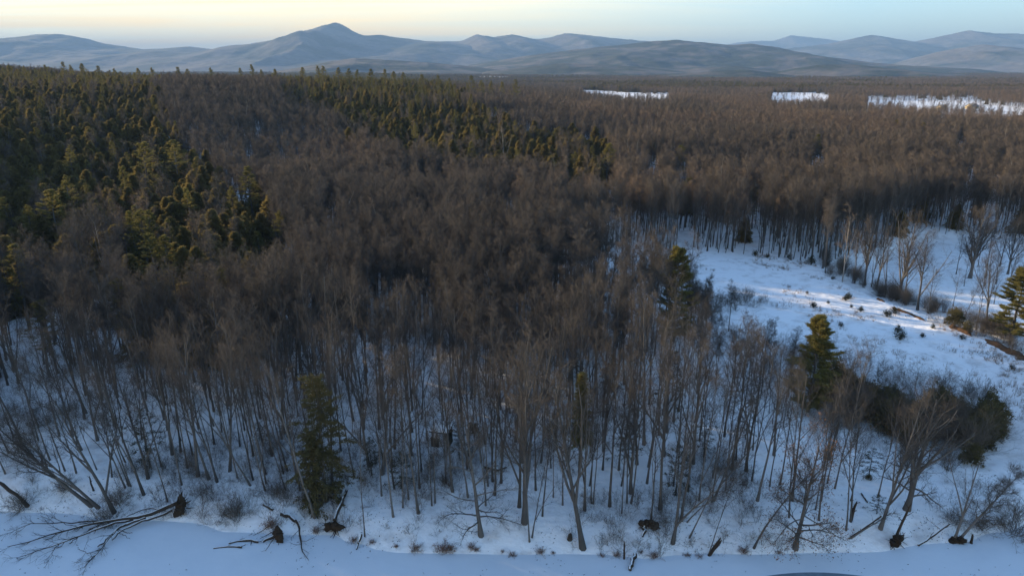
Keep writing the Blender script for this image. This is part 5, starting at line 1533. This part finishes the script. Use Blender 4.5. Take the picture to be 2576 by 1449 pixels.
# ------------------------------------------------------------------ far barns
def barn(X, Y, w, d, h, rz, label):
    x, y, z = ground_at(X, Y)
    e = bpy.data.objects.new('barn', None); COL.objects.link(e); e.location = (x, y, z); e.rotation_euler = (0, 0, rz)
    tag(e, label, 'barn')
    g = Geo()
    V = [(-w / 2, -d / 2, 0), (w / 2, -d / 2, 0), (w / 2, d / 2, 0), (-w / 2, d / 2, 0), (-w / 2, -d / 2, h), (w / 2, -d / 2, h), (w / 2, d / 2, h), (-w / 2, d / 2, h), (-w / 2, 0, h * 1.75), (w / 2, 0, h * 1.75)]
    g.add(V, [(0, 1, 5, 4), (1, 2, 6, 5), (2, 3, 7, 6), (3, 0, 4, 7)], [(7, 4, 8), (5, 6, 9)])
    link('wall', g.mesh('barn_wall', ['barn_wall']), e)
    g = Geo()
    for s_ in (-1, 1):
        V = [(-w / 2 - 0.5, s_ * (d / 2 + 0.6), h - 0.35), (w / 2 + 0.5, s_ * (d / 2 + 0.6), h - 0.35), (w / 2 + 0.5, 0, h * 1.75 + 0.25), (-w / 2 - 0.5, 0, h * 1.75 + 0.25)]
        V = V + [(a, b_, c - 0.2) for a, b_, c in V]
        g.add(V, [(0, 1, 2, 3), (4, 7, 6, 5), (0, 4, 5, 1), (3, 2, 6, 7), (0, 3, 7, 4), (1, 5, 6, 2)])
    link('roof', g.mesh('barn_roof', ['barn_roof']), e)
    g = Geo(); box(g, -w / 2 - 0.06, -w / 2 - 0.01, -1.4, 1.4, 0, 2.8); link('door', g.mesh('barn_door', ['dark_boards']), e)
barn(2444, 275.0, 13, 9, 3.6, R(25), 'long cream barn with a grey roof in the far snowy field')
barn(2368, 276.5, 9, 7, 3.2, R(20), 'smaller cream barn with a dark roof in the far snowy field')
# hedgerow trees in the far field
FARK = [dict(trunk=None) for _ in range(3)]
HED = []
for i in range(3):
    tg, lg, cg = hardwood(960 + i, H=12, r=0.24, limbs=8, t0=0.3, ang=(25, 50), ll=0.34, n2=4, n3=4, n4=2, tw=0.03)
    HED.append(pack((tg, lg, cg), 'hedge'))
rs = np.random.RandomState(44)
for k in range(30):
    X = 2185 + 275 * k / 29 + rs.normal() * 3; Y = 263.5 + (X - 2185) * 0.012 + rs.normal() * 0.6
    x, y, z = ground_at(X, Y)
    put_tree('bare_tree', HED[k % 3], (x, y, z), rs.rand() * 6.28, 0.55 + 0.45 * rs.rand(), 'bare hedgerow tree standing across the far snowy field', 'tree', 'hedgerow in the far field')
for (X, Y, Hm) in ((2250, 262, 14), (2221, 264, 13)):
    by_foot('pine_tree', PIN[3 if X > 2230 else 0], X, Y, Hm, 'dark pine standing over the hedgerow of the far field', 'dark pines at the far field')

# ------------------------------------------------------------------ weeds, undergrowth and litter
rs = np.random.RandomState(50)
def in_poly_px(n, poly, rs):
    xs = [p[0] for p in poly]; ys = [p[1] for p in poly]
    X = rs.uniform(min(xs), max(xs), n * 4); Y = rs.uniform(min(ys), max(ys), n * 4)
    k = pip(X, Y, poly)
    return X[k][:n], Y[k][:n]
CL_G = on_z([p[0] for p in CLEARING], [p[1] for p in CLEARING], 2.4)
CLW = list(zip(CL_G[0].tolist(), CL_G[1].tolist()))
xs = rs.uniform(10, 190, 60000); ys = rs.uniform(60, 240, 60000)
k = pip(xs, ys, CLW); xs, ys = xs[k], ys[k]
dens = fbm(xs / 9 + 2, ys / 9, 3) + 0.35 * ss(150, 80, ys) + 0.25 * ss(60, 110, xs) * ss(170, 110, ys)
k = dens > 0.22 + 0.5 * rs.rand(len(xs)); xs, ys = xs[k][:9000], ys[k][:9000]
zs = sheet(xs, ys)
g = Geo()
n = len(xs); per = 6
A = np.repeat(np.stack([xs, ys, zs - 0.03], 1), per, 0) + rs.normal(size=(n * per, 3)) * [0.22, 0.22, 0]
hgt = np.repeat(0.25 + 0.6 * rs.rand(n), per)
B_ = A + np.stack([rs.normal(size=n * per) * 0.16, rs.normal(size=n * per) * 0.16, hgt], 1)
cones(g, A, B_, 0.026)
WDC = []
for i in range(3):
    s_, c_ = shrub(1000 + i, H=0.75 + 0.2 * i, spread=0.8, n=16, sub=5, r=0.013, arch=-0.06)
    WDC.append(s_.join(c_).mesh('weed_kind', ['weed']))
wx_ = rs.uniform(45, 115, 9000); wy_ = rs.uniform(80, 190, 9000)
k = pip(wx_, wy_, CLW) & (fbm(wx_ / 7 + 60, wy_ / 7, 3) + 0.5 * ss(58, 92, wx_) > 0.30 + 0.5 * rs.rand(9000))
wx_, wy_ = wx_[k][:900], wy_[k][:900]; nw = len(wx_)
scatter('weed_clumps', WDC, np.stack([wx_, wy_, sheet(wx_, wy_)], 1), np.stack([0 * wx_, 0 * wx_, rs.rand(nw) * 6.28], 1), np.repeat(0.4 + 0.9 * rs.rand(nw) ** 2, 3), rs.randint(0, 3, nw),
        'tan clumps of dead weeds on the sunny side of the clearing', 'weeds')
tag(link('dry_weeds', g.mesh('dry_weeds', ['weed'])), 'dry tan weeds poking through the snow of the clearing', 'weeds', None, 'stuff')
# undergrowth through the wood
us = rs.uniform(-130, 130, 36000); uy = rs.uniform(50, 170, 36000)
toe = np.interp(us, _tx, _ty); d = uy - toe
dn = fbm(us / 13 + 9, uy / 13 + 1, 3)
k = (d > 0.5) & ~pip(us, uy, OXBOW) & ~pip(us, uy, CLW) & (dn > -0.05 + 0.55 * rs.rand(len(us)) - 0.2 * (d < 9)) & (np.abs(us) < uy * 0.8 + 12)
pxx, pyy, _ = project(us, uy, sheet(us, uy))
k &= ~pip(pxx, pyy, LOW_RIGHT)
us, uy = us[k][:4200], uy[k][:4200]; uz = sheet(us, uy)
UND = []
for i in range(4):
    s_, c_ = shrub(980 + i, H=1.3 + 0.5 * i, spread=1.1, n=9, sub=5, sub2=3, r=0.012, leaves=10)
    UND.append(s_.join(c_).mesh('undergrowth_kind', ['brush', 'dead_leaf']))
n = len(us)
scatter('undergrowth', UND, np.stack([us, uy, uz], 1), np.stack([rs.normal(size=n) * 0.1, rs.normal(size=n) * 0.1, rs.rand(n) * 6.28], 1), np.repeat(0.5 + 0.8 * rs.rand(n), 3), rs.randint(0, 4, n),
        'thin saplings and brush on the snowy floor of the wood', 'undergrowth')
# dark leaf and twig litter on bank and ice
lx = rs.uniform(-100, 100, 22000); ly = np.interp(lx, _tx, _ty) + np.abs(rs.normal(size=22000)) * np.where(rs.rand(22000) < 0.3, 5, 30) * np.where(rs.rand(22000) < 0.90, 1, -0.25)
lzv = np.maximum(sheet(lx, ly), 0.0) + 0.025
k = fbm(lx / 4, ly / 4, 3) > -0.05 + 0.4 * rs.rand(22000)
lx, ly, lzv = lx[k], ly[k], lzv[k]
g = Geo()
dd = rs.normal(size=(len(lx), 3)) * [1, 1, 0.35]
blades(g, np.stack([lx, ly, lzv], 1), dd, 0.08 + 0.25 * rs.rand(len(lx)), 0.02 + 0.04 * rs.rand(len(lx)), rs)
tag(link('leaf_litter', g.mesh('leaf_litter', ['earth'])), 'dark twigs and leaves scattered over the snowy bank', 'litter', None, 'stuff')

# ------------------------------------------------------------------ haze
if HAZE_DENSITY > 0:
    hm = bpy.data.materials.new('haze'); hm.use_nodes = True
    nt = hm.node_tree
    for n_ in list(nt.nodes):
        nt.nodes.remove(n_)
    ho = nt.nodes.new('ShaderNodeOutputMaterial'); pv = nt.nodes.new('ShaderNodeVolumePrincipled')
    pv.inputs['Color'].default_value = (0.24, 0.41, 0.68, 1)
    pv.inputs['Density'].default_value = HAZE_DENSITY
    pv.inputs['Anisotropy'].default_value = 0.0
    nt.links.new(pv.outputs[0], ho.inputs['Volume'])
    g = Geo(); box(g, -100000, 66000, -2000, 40000, -60, 1230)
    me = g.mesh('haze', [])
    me.materials.append(hm)
    tag(link('haze', me), 'thin blue winter haze over the valley', None, None, 'stuff')
